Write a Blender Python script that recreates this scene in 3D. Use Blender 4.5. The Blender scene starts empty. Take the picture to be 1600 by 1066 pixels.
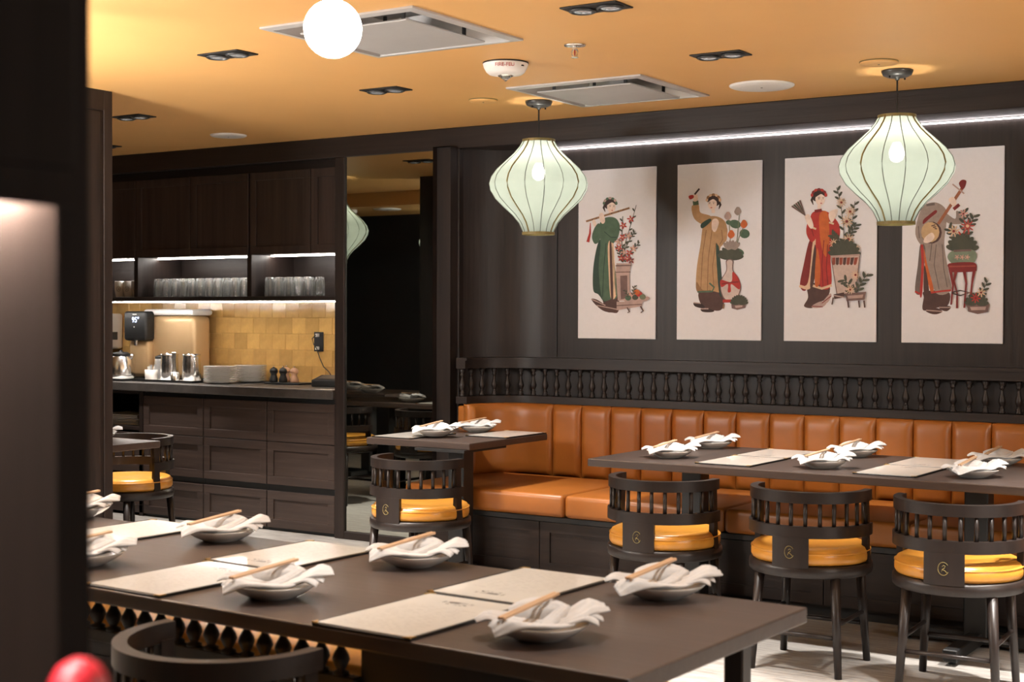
import bpy, bmesh, math, random
from mathutils import Vector, Matrix
random.seed(7)
R_ = math.radians
scene = bpy.context.scene
COL = scene.collection

# ------------------------------------------------------------------ camera
yaw, pitch, roll = R_(32.998349), R_(1.03572), R_(0.192124)
Fv = Vector((-math.sin(yaw) * math.cos(pitch), math.cos(yaw) * math.cos(pitch), -math.sin(pitch)))
Rv = Vector((math.cos(yaw), math.sin(yaw), 0)); Uv = Rv.cross(Fv)
R2 = Rv * math.cos(roll) + Uv * math.sin(roll); U2 = -Rv * math.sin(roll) + Uv * math.cos(roll)
cam_d = bpy.data.cameras.new('camera'); cam = bpy.data.objects.new('camera', cam_d); COL.objects.link(cam)
cam.matrix_world = Matrix(((R2.x, U2.x, -Fv.x, 0), (R2.y, U2.y, -Fv.y, 0), (R2.z, U2.z, -Fv.z, 1.42), (0, 0, 0, 1)))
cam_d.sensor_width = 36; cam_d.lens = 2254.1448 / 1600 * 36
cam_d.clip_start = 0.05
cam_d.dof.use_dof = True; cam_d.dof.focus_distance = 7.2; cam_d.dof.aperture_fstop = 5.8
scene.camera = cam

# ------------------------------------------------------------------ world, exposure
w = bpy.data.worlds.new('world'); scene.world = w; w.use_nodes = True
w.node_tree.nodes['Background'].inputs[0].default_value = (1.0, 0.9, 0.8, 1)
w.node_tree.nodes['Background'].inputs[1].default_value = 0.05
scene.view_settings.view_transform = 'Standard'; scene.view_settings.look = 'None'
scene.view_settings.exposure = 2.12; scene.view_settings.gamma = 1.0
scene.view_settings.use_curve_mapping = False
scene.cycles.use_denoising = True
scene.cycles.sample_clamp_indirect = 4.0
scene.cycles.max_bounces = 8
scene.cycles.caustics_reflective = False; scene.cycles.caustics_refractive = False
WARM = (1.0, 0.945, 0.89)
P_DOWN = 60.0          # watts for each downlight lens
P_GLOBE = 14.0          # emission strength of the globe pendants
P_SHADE = 1.0          # emission of the lantern cloth
P_LED = 21.0            # emission strength of the light strips
ZC = 2.537             # ceiling height

# ------------------------------------------------------------------ materials
MATS = {}
def mat(name, col=(0.5, 0.5, 0.5), rough=0.5, metal=0.0, spec=0.5, grain=None, grain_amt=0.35, noise=None, noise_amt=0.2,
        bump=0.0, bump_scale=60, coat=0.0, emit=None, estr=0.0, trans=0.0, sheen=0.0, rand=0.0):
    if name in MATS: return MATS[name]
    m = bpy.data.materials.new(name); m.use_nodes = True
    nt = m.node_tree; b = nt.nodes['Principled BSDF']; L = nt.links
    b.inputs['Base Color'].default_value = (*col, 1); b.inputs['Roughness'].default_value = rough
    b.inputs['Metallic'].default_value = metal; b.inputs['Specular IOR Level'].default_value = spec
    b.inputs['Coat Weight'].default_value = coat; b.inputs['Coat Roughness'].default_value = 0.15
    b.inputs['Transmission Weight'].default_value = trans
    b.inputs['Sheen Weight'].default_value = sheen
    if emit: b.inputs['Emission Color'].default_value = (*emit, 1); b.inputs['Emission Strength'].default_value = estr
    src = None
    if grain or noise or bump or rand:
        tc = nt.nodes.new('ShaderNodeTexCoord')
        mp = nt.nodes.new('ShaderNodeMapping'); L.new(tc.outputs['Object'], mp.inputs[0])
        if grain: mp.inputs['Scale'].default_value = grain
        tx = nt.nodes.new('ShaderNodeTexNoise'); L.new(mp.outputs[0], tx.inputs['Vector'])
        tx.inputs['Scale'].default_value = 1.0 if grain else (noise or 5.0); tx.inputs['Detail'].default_value = 5; tx.inputs['Roughness'].default_value = 0.65
        amt = grain_amt if grain else noise_amt
        rp = nt.nodes.new('ShaderNodeMapRange'); L.new(tx.outputs['Fac'], rp.inputs[0])
        rp.inputs[1].default_value = 0.3; rp.inputs[2].default_value = 0.7
        rp.inputs[3].default_value = 1 - amt; rp.inputs[4].default_value = 1 + amt
        val = rp.outputs[0]
        if rand:
            oi = nt.nodes.new('ShaderNodeObjectInfo'); r2 = nt.nodes.new('ShaderNodeMapRange')
            L.new(oi.outputs['Random'], r2.inputs[0]); r2.inputs[3].default_value = 1 - rand; r2.inputs[4].default_value = 1 + rand
            mm = nt.nodes.new('ShaderNodeMath'); mm.operation = 'MULTIPLY'; L.new(val, mm.inputs[0]); L.new(r2.outputs[0], mm.inputs[1]); val = mm.outputs[0]
        if grain or noise or rand:
            vm = nt.nodes.new('ShaderNodeVectorMath'); vm.operation = 'SCALE'; vm.inputs[0].default_value = col
            L.new(val, vm.inputs['Scale']); L.new(vm.outputs[0], b.inputs['Base Color'])
        if bump:
            t2 = nt.nodes.new('ShaderNodeTexNoise'); t2.inputs['Scale'].default_value = bump_scale; t2.inputs['Detail'].default_value = 4
            L.new(mp.outputs[0] if grain else tc.outputs['Object'], t2.inputs['Vector'])
            if grain: t2.inputs['Scale'].default_value = 2.0
            bp = nt.nodes.new('ShaderNodeBump'); bp.inputs['Strength'].default_value = bump; bp.inputs['Distance'].default_value = 0.01
            L.new(t2.outputs['Fac'], bp.inputs['Height']); L.new(bp.outputs[0], b.inputs['Normal'])
    MATS[name] = m
    return m

WV = mat('dark_wood_upright', (0.0185, 0.0120, 0.0098), 0.45, spec=0.35, grain=(28, 28, 1.3), grain_amt=0.38, bump=0.12)
WH = mat('dark_wood_lengthwise', (0.0185, 0.0120, 0.0098), 0.45, spec=0.35, grain=(1.3, 28, 28), grain_amt=0.38, bump=0.12)
WT = mat('lit_table_top_wood', (0.054, 0.038, 0.0315), 0.36, grain=(1.6, 26, 26), grain_amt=0.16, bump=0.05)  # the same dark wood, with the light on the tops put into its colour
WD = mat('lit_drawer_wood', (0.046, 0.031, 0.0255), 0.45, spec=0.35, grain=(1.3, 28, 28), grain_amt=0.3, bump=0.1)  # dark wood lightened to carry the light that falls on the drawers
WDV = mat('cabinet_door_wood', (0.038, 0.025, 0.0205), 0.45, spec=0.35, grain=(28, 28, 1.3), grain_amt=0.3, bump=0.1)  # upright copy of the lightened drawer wood
WC = mat('chair_wood', (0.0150, 0.0098, 0.0082), 0.40, spec=0.4, grain=(20, 20, 2), grain_amt=0.3)
BLK = mat('black_paint', (0.008, 0.008, 0.008), 0.5, noise=8, noise_amt=0.2)
ORANGE = mat('ceiling_paint', (0.71, 0.395, 0.138), 0.5, noise=0.6, noise_amt=0.05)
LEATH = mat('tan_leather', (0.295, 0.097, 0.015), 0.38, noise=3, noise_amt=0.12, bump=0.12, bump_scale=9)
MUST = mat('mustard_leather', (0.52, 0.23, 0.032), 0.28, noise=6, noise_amt=0.14, bump=0.15, bump_scale=14)
TILE = mat('glazed_tile', (0.58, 0.34, 0.11), 0.16, noise=9, noise_amt=0.16, bump=0.35, bump_scale=7, rand=0.14, coat=0.3)
GROUT = mat('tile_grout', (0.46, 0.29, 0.11), 0.8, noise=40, noise_amt=0.1)
STONE = mat('dark_stone', (0.055, 0.048, 0.044), 0.45, noise=14, noise_amt=0.3)
CHAMP = mat('champagne_metal', (0.62, 0.42, 0.22), 0.38, metal=0.35, noise=3, noise_amt=0.05)
STEEL = mat('polished_steel', (0.80, 0.79, 0.77), 0.24, metal=1.0, noise=3, noise_amt=0.06)
SILVER = mat('silver_paint', (0.50, 0.49, 0.48), 0.4, metal=0.3, noise=4, noise_amt=0.06)
WHITE = mat('white_ceramic', (0.76, 0.735, 0.69), 0.18, noise=5, noise_amt=0.03, coat=0.4)
WPLAST = mat('white_plastic', (0.78, 0.76, 0.73), 0.35, noise=4, noise_amt=0.03)
CLOTH = mat('white_cloth', (0.45, 0.443, 0.437), 0.85, noise=60, noise_amt=0.05, bump=0.1, bump_scale=120, sheen=0.2)
CHOP = mat('pale_wood', (0.46, 0.30, 0.18), 0.5, grain=(60, 4, 60), grain_amt=0.25)
GOLD = mat('brass', (0.75, 0.50, 0.18), 0.28, metal=1.0, noise=5, noise_amt=0.08)
BRONZE = mat('dull_gold_trim', (0.20, 0.155, 0.05), 0.5, noise=20, noise_amt=0.25)
RIB = mat('grey_rib', (0.10, 0.11, 0.09), 0.6, noise=20, noise_amt=0.2)
GREY = mat('graphite_metal', (0.06, 0.06, 0.06), 0.35, metal=0.4, noise=5, noise_amt=0.1)
GLASS = mat('drinking_glass', (0.95, 0.97, 0.96), 0.03, trans=1.0, noise=3, noise_amt=0.02)
LENS = mat('lamp_lens', (0.5, 0.55, 0.6), 0.1, metal=0.8, noise=3, noise_amt=0.05, emit=(1.0, 0.95, 0.9), estr=0.04)
RED = mat('red_lacquer', (0.42, 0.010, 0.020), 0.45, noise=5, noise_amt=0.1)
POSTER = mat('poster_paper', (0.73, 0.715, 0.74), 0.7, noise=40, noise_amt=0.02)
LED = mat('light_strip', (1, 1, 1), 0.5, emit=(1.0, 0.93, 0.86), estr=P_LED)
LED2 = mat('wall_light_strip', (1, 1, 1), 0.5, emit=(1.0, 0.9, 0.9), estr=P_LED * 0.20)
GLOBE = mat('opal_globe', (0.9, 0.9, 0.9), 0.3, emit=(1.0, 0.95, 0.88), estr=P_GLOBE)
FILL_GLOBE = mat('fill_opal_globe', (0.9, 0.9, 0.9), 0.3, emit=(1.0, 0.955, 0.905), estr=34)  # for the added fill lamps out of view
BULB = mat('bulb', (1, 1, 1), 0.3, emit=(1.0, 0.93, 0.82), estr=52)
PAINTO = mat('orange_cover_paint', (0.71, 0.395, 0.138), 0.45, noise=3, noise_amt=0.04)
BLUE = mat('display_light', (0.2, 0.3, 0.9), 0.4, emit=(0.55, 0.65, 1.0), estr=0.8)
REDTXT = mat('red_lettering', (0.45, 0.02, 0.015), 0.6, noise=5, noise_amt=0.05)
PEPPW = mat('pale_mill_wood', (0.52, 0.30, 0.19), 0.4, grain=(30, 30, 4), grain_amt=0.15)
MIRROR = mat('smoked_mirror', (0.46, 0.47, 0.42), 0.015, metal=1.0, noise=2, noise_amt=0.02)
MATTE = mat('matte_dark_wood', (0.011, 0.0085, 0.0078), 0.85, spec=0.1, grain=(28, 28, 1.3), grain_amt=0.3)
LED3 = mat('near_light_strip', (1, 1, 1), 0.5, emit=(1.0, 0.92, 0.86), estr=170)
PANELW = mat('warm_brown_panel', (0.026, 0.0172, 0.0138), 0.6, spec=0.12, grain=(28, 28, 1.3), grain_amt=0.15)
WALLP = mat('far_wall_paint', (0.012, 0.012, 0.013), 0.6, noise=3, noise_amt=0.2)

def shade_material():
    m = bpy.data.materials.new('lantern_cloth'); m.use_nodes = True
    nt = m.node_tree; N = nt.nodes; L = nt.links
    for n in list(N):
        if n.type != 'OUTPUT_MATERIAL': N.remove(n)
    out = [n for n in N if n.type == 'OUTPUT_MATERIAL'][0]
    tr = N.new('ShaderNodeBsdfTransparent')
    df = N.new('ShaderNodeBsdfDiffuse'); tl = N.new('ShaderNodeBsdfTranslucent'); em = N.new('ShaderNodeEmission')
    tx = N.new('ShaderNodeTexNoise'); tx.inputs['Scale'].default_value = 14; tx.inputs['Detail'].default_value = 4
    tc = N.new('ShaderNodeTexCoord'); L.new(tc.outputs['Object'], tx.inputs['Vector'])
    rp = N.new('ShaderNodeMapRange'); L.new(tx.outputs['Fac'], rp.inputs[0]); rp.inputs[3].default_value = 0.92; rp.inputs[4].default_value = 1.06
    vm = N.new('ShaderNodeVectorMath'); vm.operation = 'SCALE'; vm.inputs[0].default_value = (0.20, 0.222, 0.192); L.new(rp.outputs[0], vm.inputs['Scale'])
    for n in (df, tl): L.new(vm.outputs[0], n.inputs[0])
    em.inputs[0].default_value = (0.84, 1.0, 0.86, 1); em.inputs[1].default_value = P_SHADE * 0.035
    a = N.new('ShaderNodeMixShader'); a.inputs[0].default_value = 0.5; L.new(df.outputs[0], a.inputs[1]); L.new(tl.outputs[0], a.inputs[2])
    ad = N.new('ShaderNodeAddShader'); L.new(a.outputs[0], ad.inputs[0]); L.new(em.outputs[0], ad.inputs[1])
    x = N.new('ShaderNodeMixShader'); x.inputs[0].default_value = 0.985; L.new(tr.outputs[0], x.inputs[1]); L.new(ad.outputs[0], x.inputs[2])
    L.new(x.outputs[0], out.inputs[0])
    return m
SHADE = shade_material()
def thin_glass(name):
    # thin clear glass: mostly see-through, glossy towards the edges, with white mixed in to imitate brightness and sparkle
    m = bpy.data.materials.new(name); m.use_nodes = True
    nt = m.node_tree; N = nt.nodes; L = nt.links
    for n in list(N):
        if n.type != 'OUTPUT_MATERIAL': N.remove(n)
    out = [n for n in N if n.type == 'OUTPUT_MATERIAL'][0]
    tr = N.new('ShaderNodeBsdfTransparent'); tr.inputs[0].default_value = (0.93, 0.94, 0.93, 1)
    gl = N.new('ShaderNodeBsdfGlossy'); gl.inputs['Roughness'].default_value = 0.05
    df = N.new('ShaderNodeBsdfTranslucent'); df.inputs[0].default_value = (0.9, 0.9, 0.88, 1)
    tx = N.new('ShaderNodeTexNoise'); tx.inputs['Scale'].default_value = 60; tc = N.new('ShaderNodeTexCoord'); L.new(tc.outputs['Object'], tx.inputs['Vector'])
    bp = N.new('ShaderNodeBump'); bp.inputs['Strength'].default_value = 0.4; bp.inputs['Distance'].default_value = 0.004; L.new(tx.outputs['Fac'], bp.inputs['Height']); L.new(bp.outputs[0], gl.inputs['Normal'])
    fr = N.new('ShaderNodeFresnel'); fr.inputs[0].default_value = 1.55
    mx = N.new('ShaderNodeMath'); mx.operation = 'MULTIPLY_ADD'; L.new(fr.outputs[0], mx.inputs[0]); mx.inputs[1].default_value = 0.9; mx.inputs[2].default_value = 0.06
    a = N.new('ShaderNodeMixShader'); L.new(mx.outputs[0], a.inputs[0]); L.new(tr.outputs[0], a.inputs[1]); L.new(gl.outputs[0], a.inputs[2])
    b = N.new('ShaderNodeMixShader'); b.inputs[0].default_value = 0.25; L.new(a.outputs[0], b.inputs[1]); L.new(df.outputs[0], b.inputs[2])
    L.new(b.outputs[0], out.inputs[0]); return m
TUMBLER = thin_glass('tumbler_glass')

def floor_material():
    m = bpy.data.materials.new('grey_vinyl_floor'); m.use_nodes = True
    nt = m.node_tree; b = nt.nodes['Principled BSDF']; L = nt.links
    tc = nt.nodes.new('ShaderNodeTexCoord'); mp = nt.nodes.new('ShaderNodeMapping'); mp.inputs['Scale'].default_value = (5, 70, 1)
    L.new(tc.outputs['Object'], mp.inputs[0])
    tx = nt.nodes.new('ShaderNodeTexNoise'); tx.inputs['Scale'].default_value = 1; tx.inputs['Detail'].default_value = 8; tx.inputs['Roughness'].default_value = 0.75
    L.new(mp.outputs[0], tx.inputs['Vector'])
    cr = nt.nodes.new('ShaderNodeValToRGB'); L.new(tx.outputs['Fac'], cr.inputs[0])
    cr.color_ramp.elements[0].position = 0.33; cr.color_ramp.elements[0].color = (0.15, 0.132, 0.115, 1)
    cr.color_ramp.elements[1].position = 0.62; cr.color_ramp.elements[1].color = (0.44, 0.42, 0.39, 1)
    L.new(cr.outputs[0], b.inputs['Base Color']); b.inputs['Roughness'].default_value = 0.5
    bp = nt.nodes.new('ShaderNodeBump'); bp.inputs['Strength'].default_value = 0.2; bp.inputs['Distance'].default_value = 0.004
    L.new(tx.outputs['Fac'], bp.inputs['Height']); L.new(bp.outputs[0], b.inputs['Normal'])
    return m
FLOOR = floor_material()

def page_material():
    # menu paper with rows of small unreadable print and a header mark at one end (object Y)
    m = bpy.data.materials.new('menu_page'); m.use_nodes = True
    nt = m.node_tree; b = nt.nodes['Principled BSDF']; L = nt.links; N = nt.nodes
    tc = N.new('ShaderNodeTexCoord'); sp = N.new('ShaderNodeSeparateXYZ'); L.new(tc.outputs['Object'], sp.inputs[0])
    def math_(op, a, bb):
        n = N.new('ShaderNodeMath'); n.operation = op
        for i, v in enumerate((a, bb)):
            if v is None: continue
            if isinstance(v, (int, float)): n.inputs[i].default_value = v
            else: L.new(v, n.inputs[i])
        return n.outputs[0]
    mp = N.new('ShaderNodeMapping'); mp.inputs['Scale'].default_value = (55, 100, 1); L.new(tc.outputs['Object'], mp.inputs[0])
    tx = N.new('ShaderNodeTexNoise'); tx.inputs['Scale'].default_value = 1; L.new(mp.outputs[0], tx.inputs['Vector'])
    row = math_('SINE', math_('MULTIPLY', sp.outputs[1], 420.0), None)
    rowm = math_('GREATER_THAN', row, 0.2)
    ink = math_('MULTIPLY', rowm, math_('GREATER_THAN', tx.outputs['Fac'], 0.52))
    inx = math_('LESS_THAN', math_('ABSOLUTE', sp.outputs[0], None), 0.095)
    iny = math_('MULTIPLY', math_('LESS_THAN', sp.outputs[1], 0.085), math_('GREATER_THAN', sp.outputs[1], -0.165))
    body = math_('MULTIPLY', math_('MULTIPLY', ink, inx), math_('MULTIPLY', iny, 0.22))
    # header mark
    hx = math_('LESS_THAN', math_('ABSOLUTE', sp.outputs[0], None), 0.042)
    hy = math_('MULTIPLY', math_('LESS_THAN', sp.outputs[1], 0.148), math_('GREATER_THAN', sp.outputs[1], 0.118))
    t3 = N.new('ShaderNodeTexNoise'); t3.inputs['Scale'].default_value = 70; L.new(tc.outputs['Object'], t3.inputs['Vector'])
    head = math_('MULTIPLY', math_('MULTIPLY', hx, hy), math_('MULTIPLY', math_('GREATER_THAN', t3.outputs['Fac'], 0.49), 0.85))
    fac = math_('MAXIMUM', body, head)
    mx = N.new('ShaderNodeMix'); mx.data_type = 'RGBA'; L.new(fac, mx.inputs[0])
    mx.inputs[6].default_value = (0.52, 0.49, 0.44, 1); mx.inputs[7].default_value = (0.05, 0.04, 0.04, 1)
    L.new(mx.outputs[2], b.inputs['Base Color']); b.inputs['Roughness'].default_value = 0.28; b.inputs['Coat Weight'].default_value = 0.5
    b.inputs['Coat Roughness'].default_value = 0.06
    return m
PAGE = page_material()

# ------------------------------------------------------------------ mesh helpers
class G:
    """collects geometry for one mesh"""
    def __init__(s): s.v = []; s.f = []
    def add(s, vs, fs, M=None):
        o = len(s.v)
        s.v += [tuple(M @ Vector(p)) for p in vs] if M else [tuple(p) for p in vs]
        s.f += [tuple(i + o for i in f) for f in fs]; return s
    def box(s, x0, x1, y0, y1, z0, z1, M=None):
        vs = [(x0, y0, z0), (x1, y0, z0), (x1, y1, z0), (x0, y1, z0), (x0, y0, z1), (x1, y0, z1), (x1, y1, z1), (x0, y1, z1)]
        return s.add(vs, [(0, 3, 2, 1), (4, 5, 6, 7), (0, 1, 5, 4), (1, 2, 6, 5), (2, 3, 7, 6), (3, 0, 4, 7)], M)
    def bbox(s, x0, x1, y0, y1, z0, z1, b=0.004, seg=1, M=None):
        bm = bmesh.new(); g = G().box(x0, x1, y0, y1, z0, z1)
        vs = [bm.verts.new(p) for p in g.v]
        for f in g.f: bm.faces.new([vs[i] for i in f])
        bmesh.ops.bevel(bm, geom=bm.edges[:], offset=b, segments=seg, affect='EDGES', profile=0.5)
        bm.verts.index_update()
        r = s.add([v.co[:] for v in bm.verts], [[v.index for v in f.verts] for f in bm.faces], M); bm.free(); return r
    def lathe(s, prof, n=24, M=None, cap=True):
        vs = []; fs = []
        for r, z in prof:
            for i in range(n):
                a = 2 * math.pi * i / n; vs.append((r * math.cos(a), r * math.sin(a), z))
        for k in range(len(prof) - 1):
            for i in range(n):
                j = (i + 1) % n; fs.append((k * n + i, k * n + j, (k + 1) * n + j, (k + 1) * n + i))
        if cap:
            fs.append(tuple(range(n - 1, -1, -1))); k = (len(prof) - 1) * n; fs.append(tuple(k + i for i in range(n)))
        return s.add(vs, fs, M)
    def tube(s, pts, r, n=8, M=None):
        pts = [Vector(p) for p in pts]; vs = []; fs = []; m = len(pts)
        rr = r if isinstance(r, (list, tuple)) else [r] * m
        for k, p in enumerate(pts):
            d = (pts[min(k + 1, m - 1)] - pts[max(k - 1, 0)]).normalized()
            a = d.cross(Vector((0, 0, 1)))
            if a.length < 1e-3: a = d.cross(Vector((0, 1, 0)))
            a.normalize(); b = d.cross(a)
            for i in range(n):
                t = 2 * math.pi * i / n; vs.append(p + (a * math.cos(t) + b * math.sin(t)) * rr[k])
        for k in range(m - 1):
            for i in range(n):
                j = (i + 1) % n; fs.append((k * n + i, k * n + j, (k + 1) * n + j, (k + 1) * n + i))
        fs.append(tuple(range(n - 1, -1, -1))); fs.append(tuple((m - 1) * n + i for i in range(n)))
        return s.add([v[:] for v in vs], fs, M)
    def strip(s, A, B, z0, z1, M=None):
        """solid between two plan polylines A and B (same count), from z0 to z1"""
        n = len(A); vs = []
        for (a, b) in zip(A, B): vs += [(a[0], a[1], z0), (b[0], b[1], z0), (b[0], b[1], z1), (a[0], a[1], z1)]
        fs = []
        for k in range(n - 1):
            o = 4 * k; q = o + 4
            for i in range(4):
                j = (i + 1) % 4; fs.append((o + i, o + j, q + j, q + i))
        fs.append((3, 2, 1, 0)); o = 4 * (n - 1); fs.append((o, o + 1, o + 2, o + 3))
        return s.add(vs, fs, M)
    def grid(s, fn, nu, nv, M=None):
        vs = [fn(i / nu, j / nv) for j in range(nv + 1) for i in range(nu + 1)]
        fs = [(j * (nu + 1) + i, j * (nu + 1) + i + 1, (j + 1) * (nu + 1) + i + 1, (j + 1) * (nu + 1) + i) for j in range(nv) for i in range(nu)]
        return s.add(vs, fs, M)
    def mesh(s, name, material, smooth=False, fix=True):
        me = bpy.data.meshes.new(name); me.from_pydata(s.v, [], s.f)
        if fix:
            bm = bmesh.new(); bm.from_mesh(me); bmesh.ops.recalc_face_normals(bm, faces=bm.faces[:]); bm.to_mesh(me); bm.free()
        me.materials.append(material)
        if smooth:
            for p in me.polygons: p.use_smooth = True
        return me

def obj(name, g, material, parent=None, smooth=False, loc=None, auto=None, fix=True, label=None):
    me = g if isinstance(g, bpy.types.Mesh) else g.mesh(name, material, smooth or auto is not None, fix)
    o = bpy.data.objects.new(name, me); COL.objects.link(o)
    if parent: o.parent = parent
    if loc: o.location = loc
    if auto is not None: me.set_sharp_from_angle(angle=R_(auto))
    if label: o['label'] = label
    return o
def tag(o, label, cat, group=None):
    o['label'] = label; o['category'] = cat
    if group: o['group'] = group
    return o
def thing(name, label, cat, loc=(0, 0, 0), rz=0, group=None):
    o = bpy.data.objects.new(name, None); COL.objects.link(o); o.location = loc; o.rotation_euler = (0, 0, rz); o.empty_display_size = 0.05
    return tag(o, label, cat, group)
def struct(name, g, material, parent=None, **k):
    o = obj(name, g, material, parent, **k)
    if not parent: o['kind'] = 'structure'
    return o
def copy_tree(o, loc, rz, label, group=None, parent=None):
    def rec(a, par):
        c = a.copy(); COL.objects.link(c); c.parent = par
        for ch in a.children: rec(ch, c)
        return c
    c = rec(o, parent); c.location = loc; c.rotation_euler = (0, 0, rz); c['label'] = label
    if group: c['group'] = group
    return c
def text_mesh(body, size, material, extrude=0.0004):
    cu = bpy.data.curves.new('lettering', 'FONT'); cu.body = body; cu.size = size; cu.extrude = extrude; cu.align_x = 'CENTER'; cu.align_y = 'CENTER'
    t = bpy.data.objects.new('lettering_source', cu); COL.objects.link(t)
    bpy.context.view_layer.update()
    me = bpy.data.meshes.new_from_object(t.evaluated_get(bpy.context.evaluated_depsgraph_get()))
    bpy.data.objects.remove(t); me.materials.clear(); me.materials.append(material); return me
def T(x, y, z=0.0, rz=0.0): return Matrix.Translation((x, y, z)) @ Matrix.Rotation(rz, 4, 'Z')

# ================================================================== THE SETTING
struct('floor', G().box(-11, 3, -3, 8.2, -0.1, 0), FLOOR)
# ceiling with the two openings of the air diffusers
VENTS = [(-3.525, 4.56), (-3.523, 6.307)]; VH = 0.345
g = G(); xs = [-11, -3.525 - VH, -3.525 + VH, 3]; ys = [-3, 4.56 - VH, 4.56 + VH, 6.307 - VH, 6.307 + VH, 8.2]
for i in range(3):
    for j in range(5):
        if i == 1 and j in (1, 3): continue
        g.box(xs[i], xs[i + 1], ys[j], ys[j + 1], ZC, ZC + 0.05)
struct('ceiling', g, ORANGE)
struct('wall_far_left', G().box(-11, -10.6, -3, 8.2, 0, ZC), WALLP)
struct('wall_front', G().box(-11, 3, -3, -2.8, 0, ZC), WV)
struct('wall_right', G().box(2.8, 3, -2.8, 8.2, 0, ZC), WV)
struct('wall_side_room', G().box(-10.6, -8.05, 2.5, 2.7, 0, ZC), WALLP)
struct('trim_soffit', G().box(-10.6, -5.9, 2.7, 3.72, 2.41, ZC), ORANGE)

# plan path of the banquette corner: side line, quarter arc, back line
CX, CY = -4.55, 6.98
def path(R, ys, xe, na=14, step=None):
    P = [(CX - R, ys)]
    for k in range(na + 1):
        a = math.pi - (math.pi / 2) * k / na; P.append((CX + R * math.cos(a), CY + R * math.sin(a)))
    P.append((xe, CY + R)); return P
def path_at(R, s, Rref):
    """point at arc length s measured on radius Rref: side line from CY-0.15, arc, then along +X; returns (x,y,nx,ny), n into the room"""
    side = 0.03; al = Rref * math.pi / 2
    if s < side: return (CX - R, CY - side + s, 1, 0)
    if s < side + al:
        a = math.pi - (s - side) / Rref; return (CX + R * math.cos(a), CY + R * math.sin(a), -math.cos(a), -math.sin(a))
    return (CX + (s - side - al), CY + R, 0, -1)

struct('wall_back', G().strip(path(0.42, 7.02, 2.8, 20), path(0.55, 7.02, 2.8, 20), 0, 2.42), WV, auto=40)
struct('trim_header', G().bbox(-10.6, 2.8, 7.046, 7.11, 2.41, ZC, 0.004), WH)
struct('trim_niche_top', G().box(-5.0, 2.8, 7.11, 7.5, 2.415, ZC), WH)
struct('trim_post_right', G().bbox(-5.012, -4.955, 7.046, 7.14, 0, 2.41, 0.004), WV)
struct('trim_post_left', G().bbox(-5.916, -5.838, 7.046, 7.7, 0, 2.41, 0.004), WV)
struct('trim_mirror_sill', G().bbox(-5.838, -5.012, 7.046, 7.10, 0, 0.05, 0.004), WH)
struct('wall_behind_mirror', G().box(-5.84, -5.0, 7.09, 7.14, 0, 2.42), WV)
tag(obj('wall_mirror', G().box(-5.838, -5.012, 7.062, 7.088, 0.05, 2.41), MIRROR), 'tall smoked mirror set in dark wood between service counter and banquette', 'mirror')
g = G().box(-4.33 - 0.155, -4.33 - 0.151, 7.392, 7.3995, 1.17, 2.41)
struct('trim_wall_joint', g, BLK)

# partition in front of the service counter
struct('wall_partition', G().box(-7.0, -5.71, 4.5, 4.72, 0, ZC).box(-5.71, -5.664, 4.3, 5.01, 0, ZC), WV)
g = G().bbox(-5.664, -5.656, 4.955, 5.01, 0, ZC, 0.002).box(-5.664, -5.656, 4.3, 4.955, ZC - 0.1, ZC).bbox(-5.664, -5.656, 4.3, 4.93, 0, ZC - 0.11, 0.002)
struct('trim_partition', g, WV)

# dark wall close to the camera, at its left
struct('wall_left_near', G().box(-0.93, -0.806, -2.8, 0.664, 0, ZC), PANELW)
struct('trim_near_post', G().bbox(-0.97, -0.846, 0.69, 0.73, 0, ZC, 0.003), MATTE)  # post wood darkened so that it looks unlit
struct('trim_near_cabinet', G().bbox(-0.806, -0.784, -2.7, 0.664, 1.516, ZC, 0.003).box(-0.787, -0.784, -2.7, 0.664, 1.492, 1.517), MATTE)

# ------------------------------------------------------------------ light strips
def strip_light(label, x0, x1, y0, y1, z0, z1, m, name='light_strip'):
    t = thing(name, label, 'light strip', ((x0 + x1) / 2, (y0 + y1) / 2, z0))
    cx, cy = (x0 + x1) / 2, (y0 + y1) / 2
    obj('diffuser', G().box(x0 - cx, x1 - cx, y0 - cy, y1 - cy, 0, (z1 - z0) * 0.6), m, t)
    obj('channel', G().box(x0 - cx - 0.004, x1 - cx + 0.004, y0 - cy - 0.003, y1 - cy + 0.003, (z1 - z0) * 0.6, z1 - z0), SILVER, t)
    return t
strip_light('long thin white light strip under the wood header above the posters', -4.88, 2.6, 7.380, 7.387, 2.4045, 2.4148, LED2)

# ------------------------------------------------------------------ double downlights
DLS = []
def downlight(x, y, label, lit=(1, 1), tilt=(0, 0), power=1.0, cone=62):
    t = thing('double_downlight', label, 'ceiling light', (x, y, ZC), 0, 'black double downlights in the ceiling')
    obj('housing', G().bbox(-0.117, 0.117, -0.067, 0.067, -0.006, -0.0005, 0.002), BLK, t)
    for k, sx in enumerate((-1, 1)):
        r = obj('lamp_ring', G().lathe([(0.05, -0.006), (0.05, -0.013), (0.043, -0.016), (0.040, -0.012), (0.040, -0.006)], 24, T(sx * 0.057, 0)), GREY, t, smooth=True)
        obj('lens', G().lathe([(0.039, -0.0065), (0.036, -0.011), (0.025, -0.0145), (0.012, -0.016), (0.002, -0.0163)], 20, T(sx * 0.057, 0)), LENS, r, smooth=True)
        if lit[k]:
            ld = bpy.data.lights.new('downlight_beam', 'SPOT'); ld.energy = P_DOWN * power; ld.color = WARM; ld.spot_size = R_(cone); ld.spot_blend = 0.75; ld.shadow_soft_size = 0.035
            lo = bpy.data.objects.new('beam', ld); COL.objects.link(lo); lo.parent = t; lo.location = (sx * 0.057, 0, -0.03)
            lo.rotation_euler = (R_(tilt[0]), R_(tilt[1]), 0)
    return t
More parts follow.
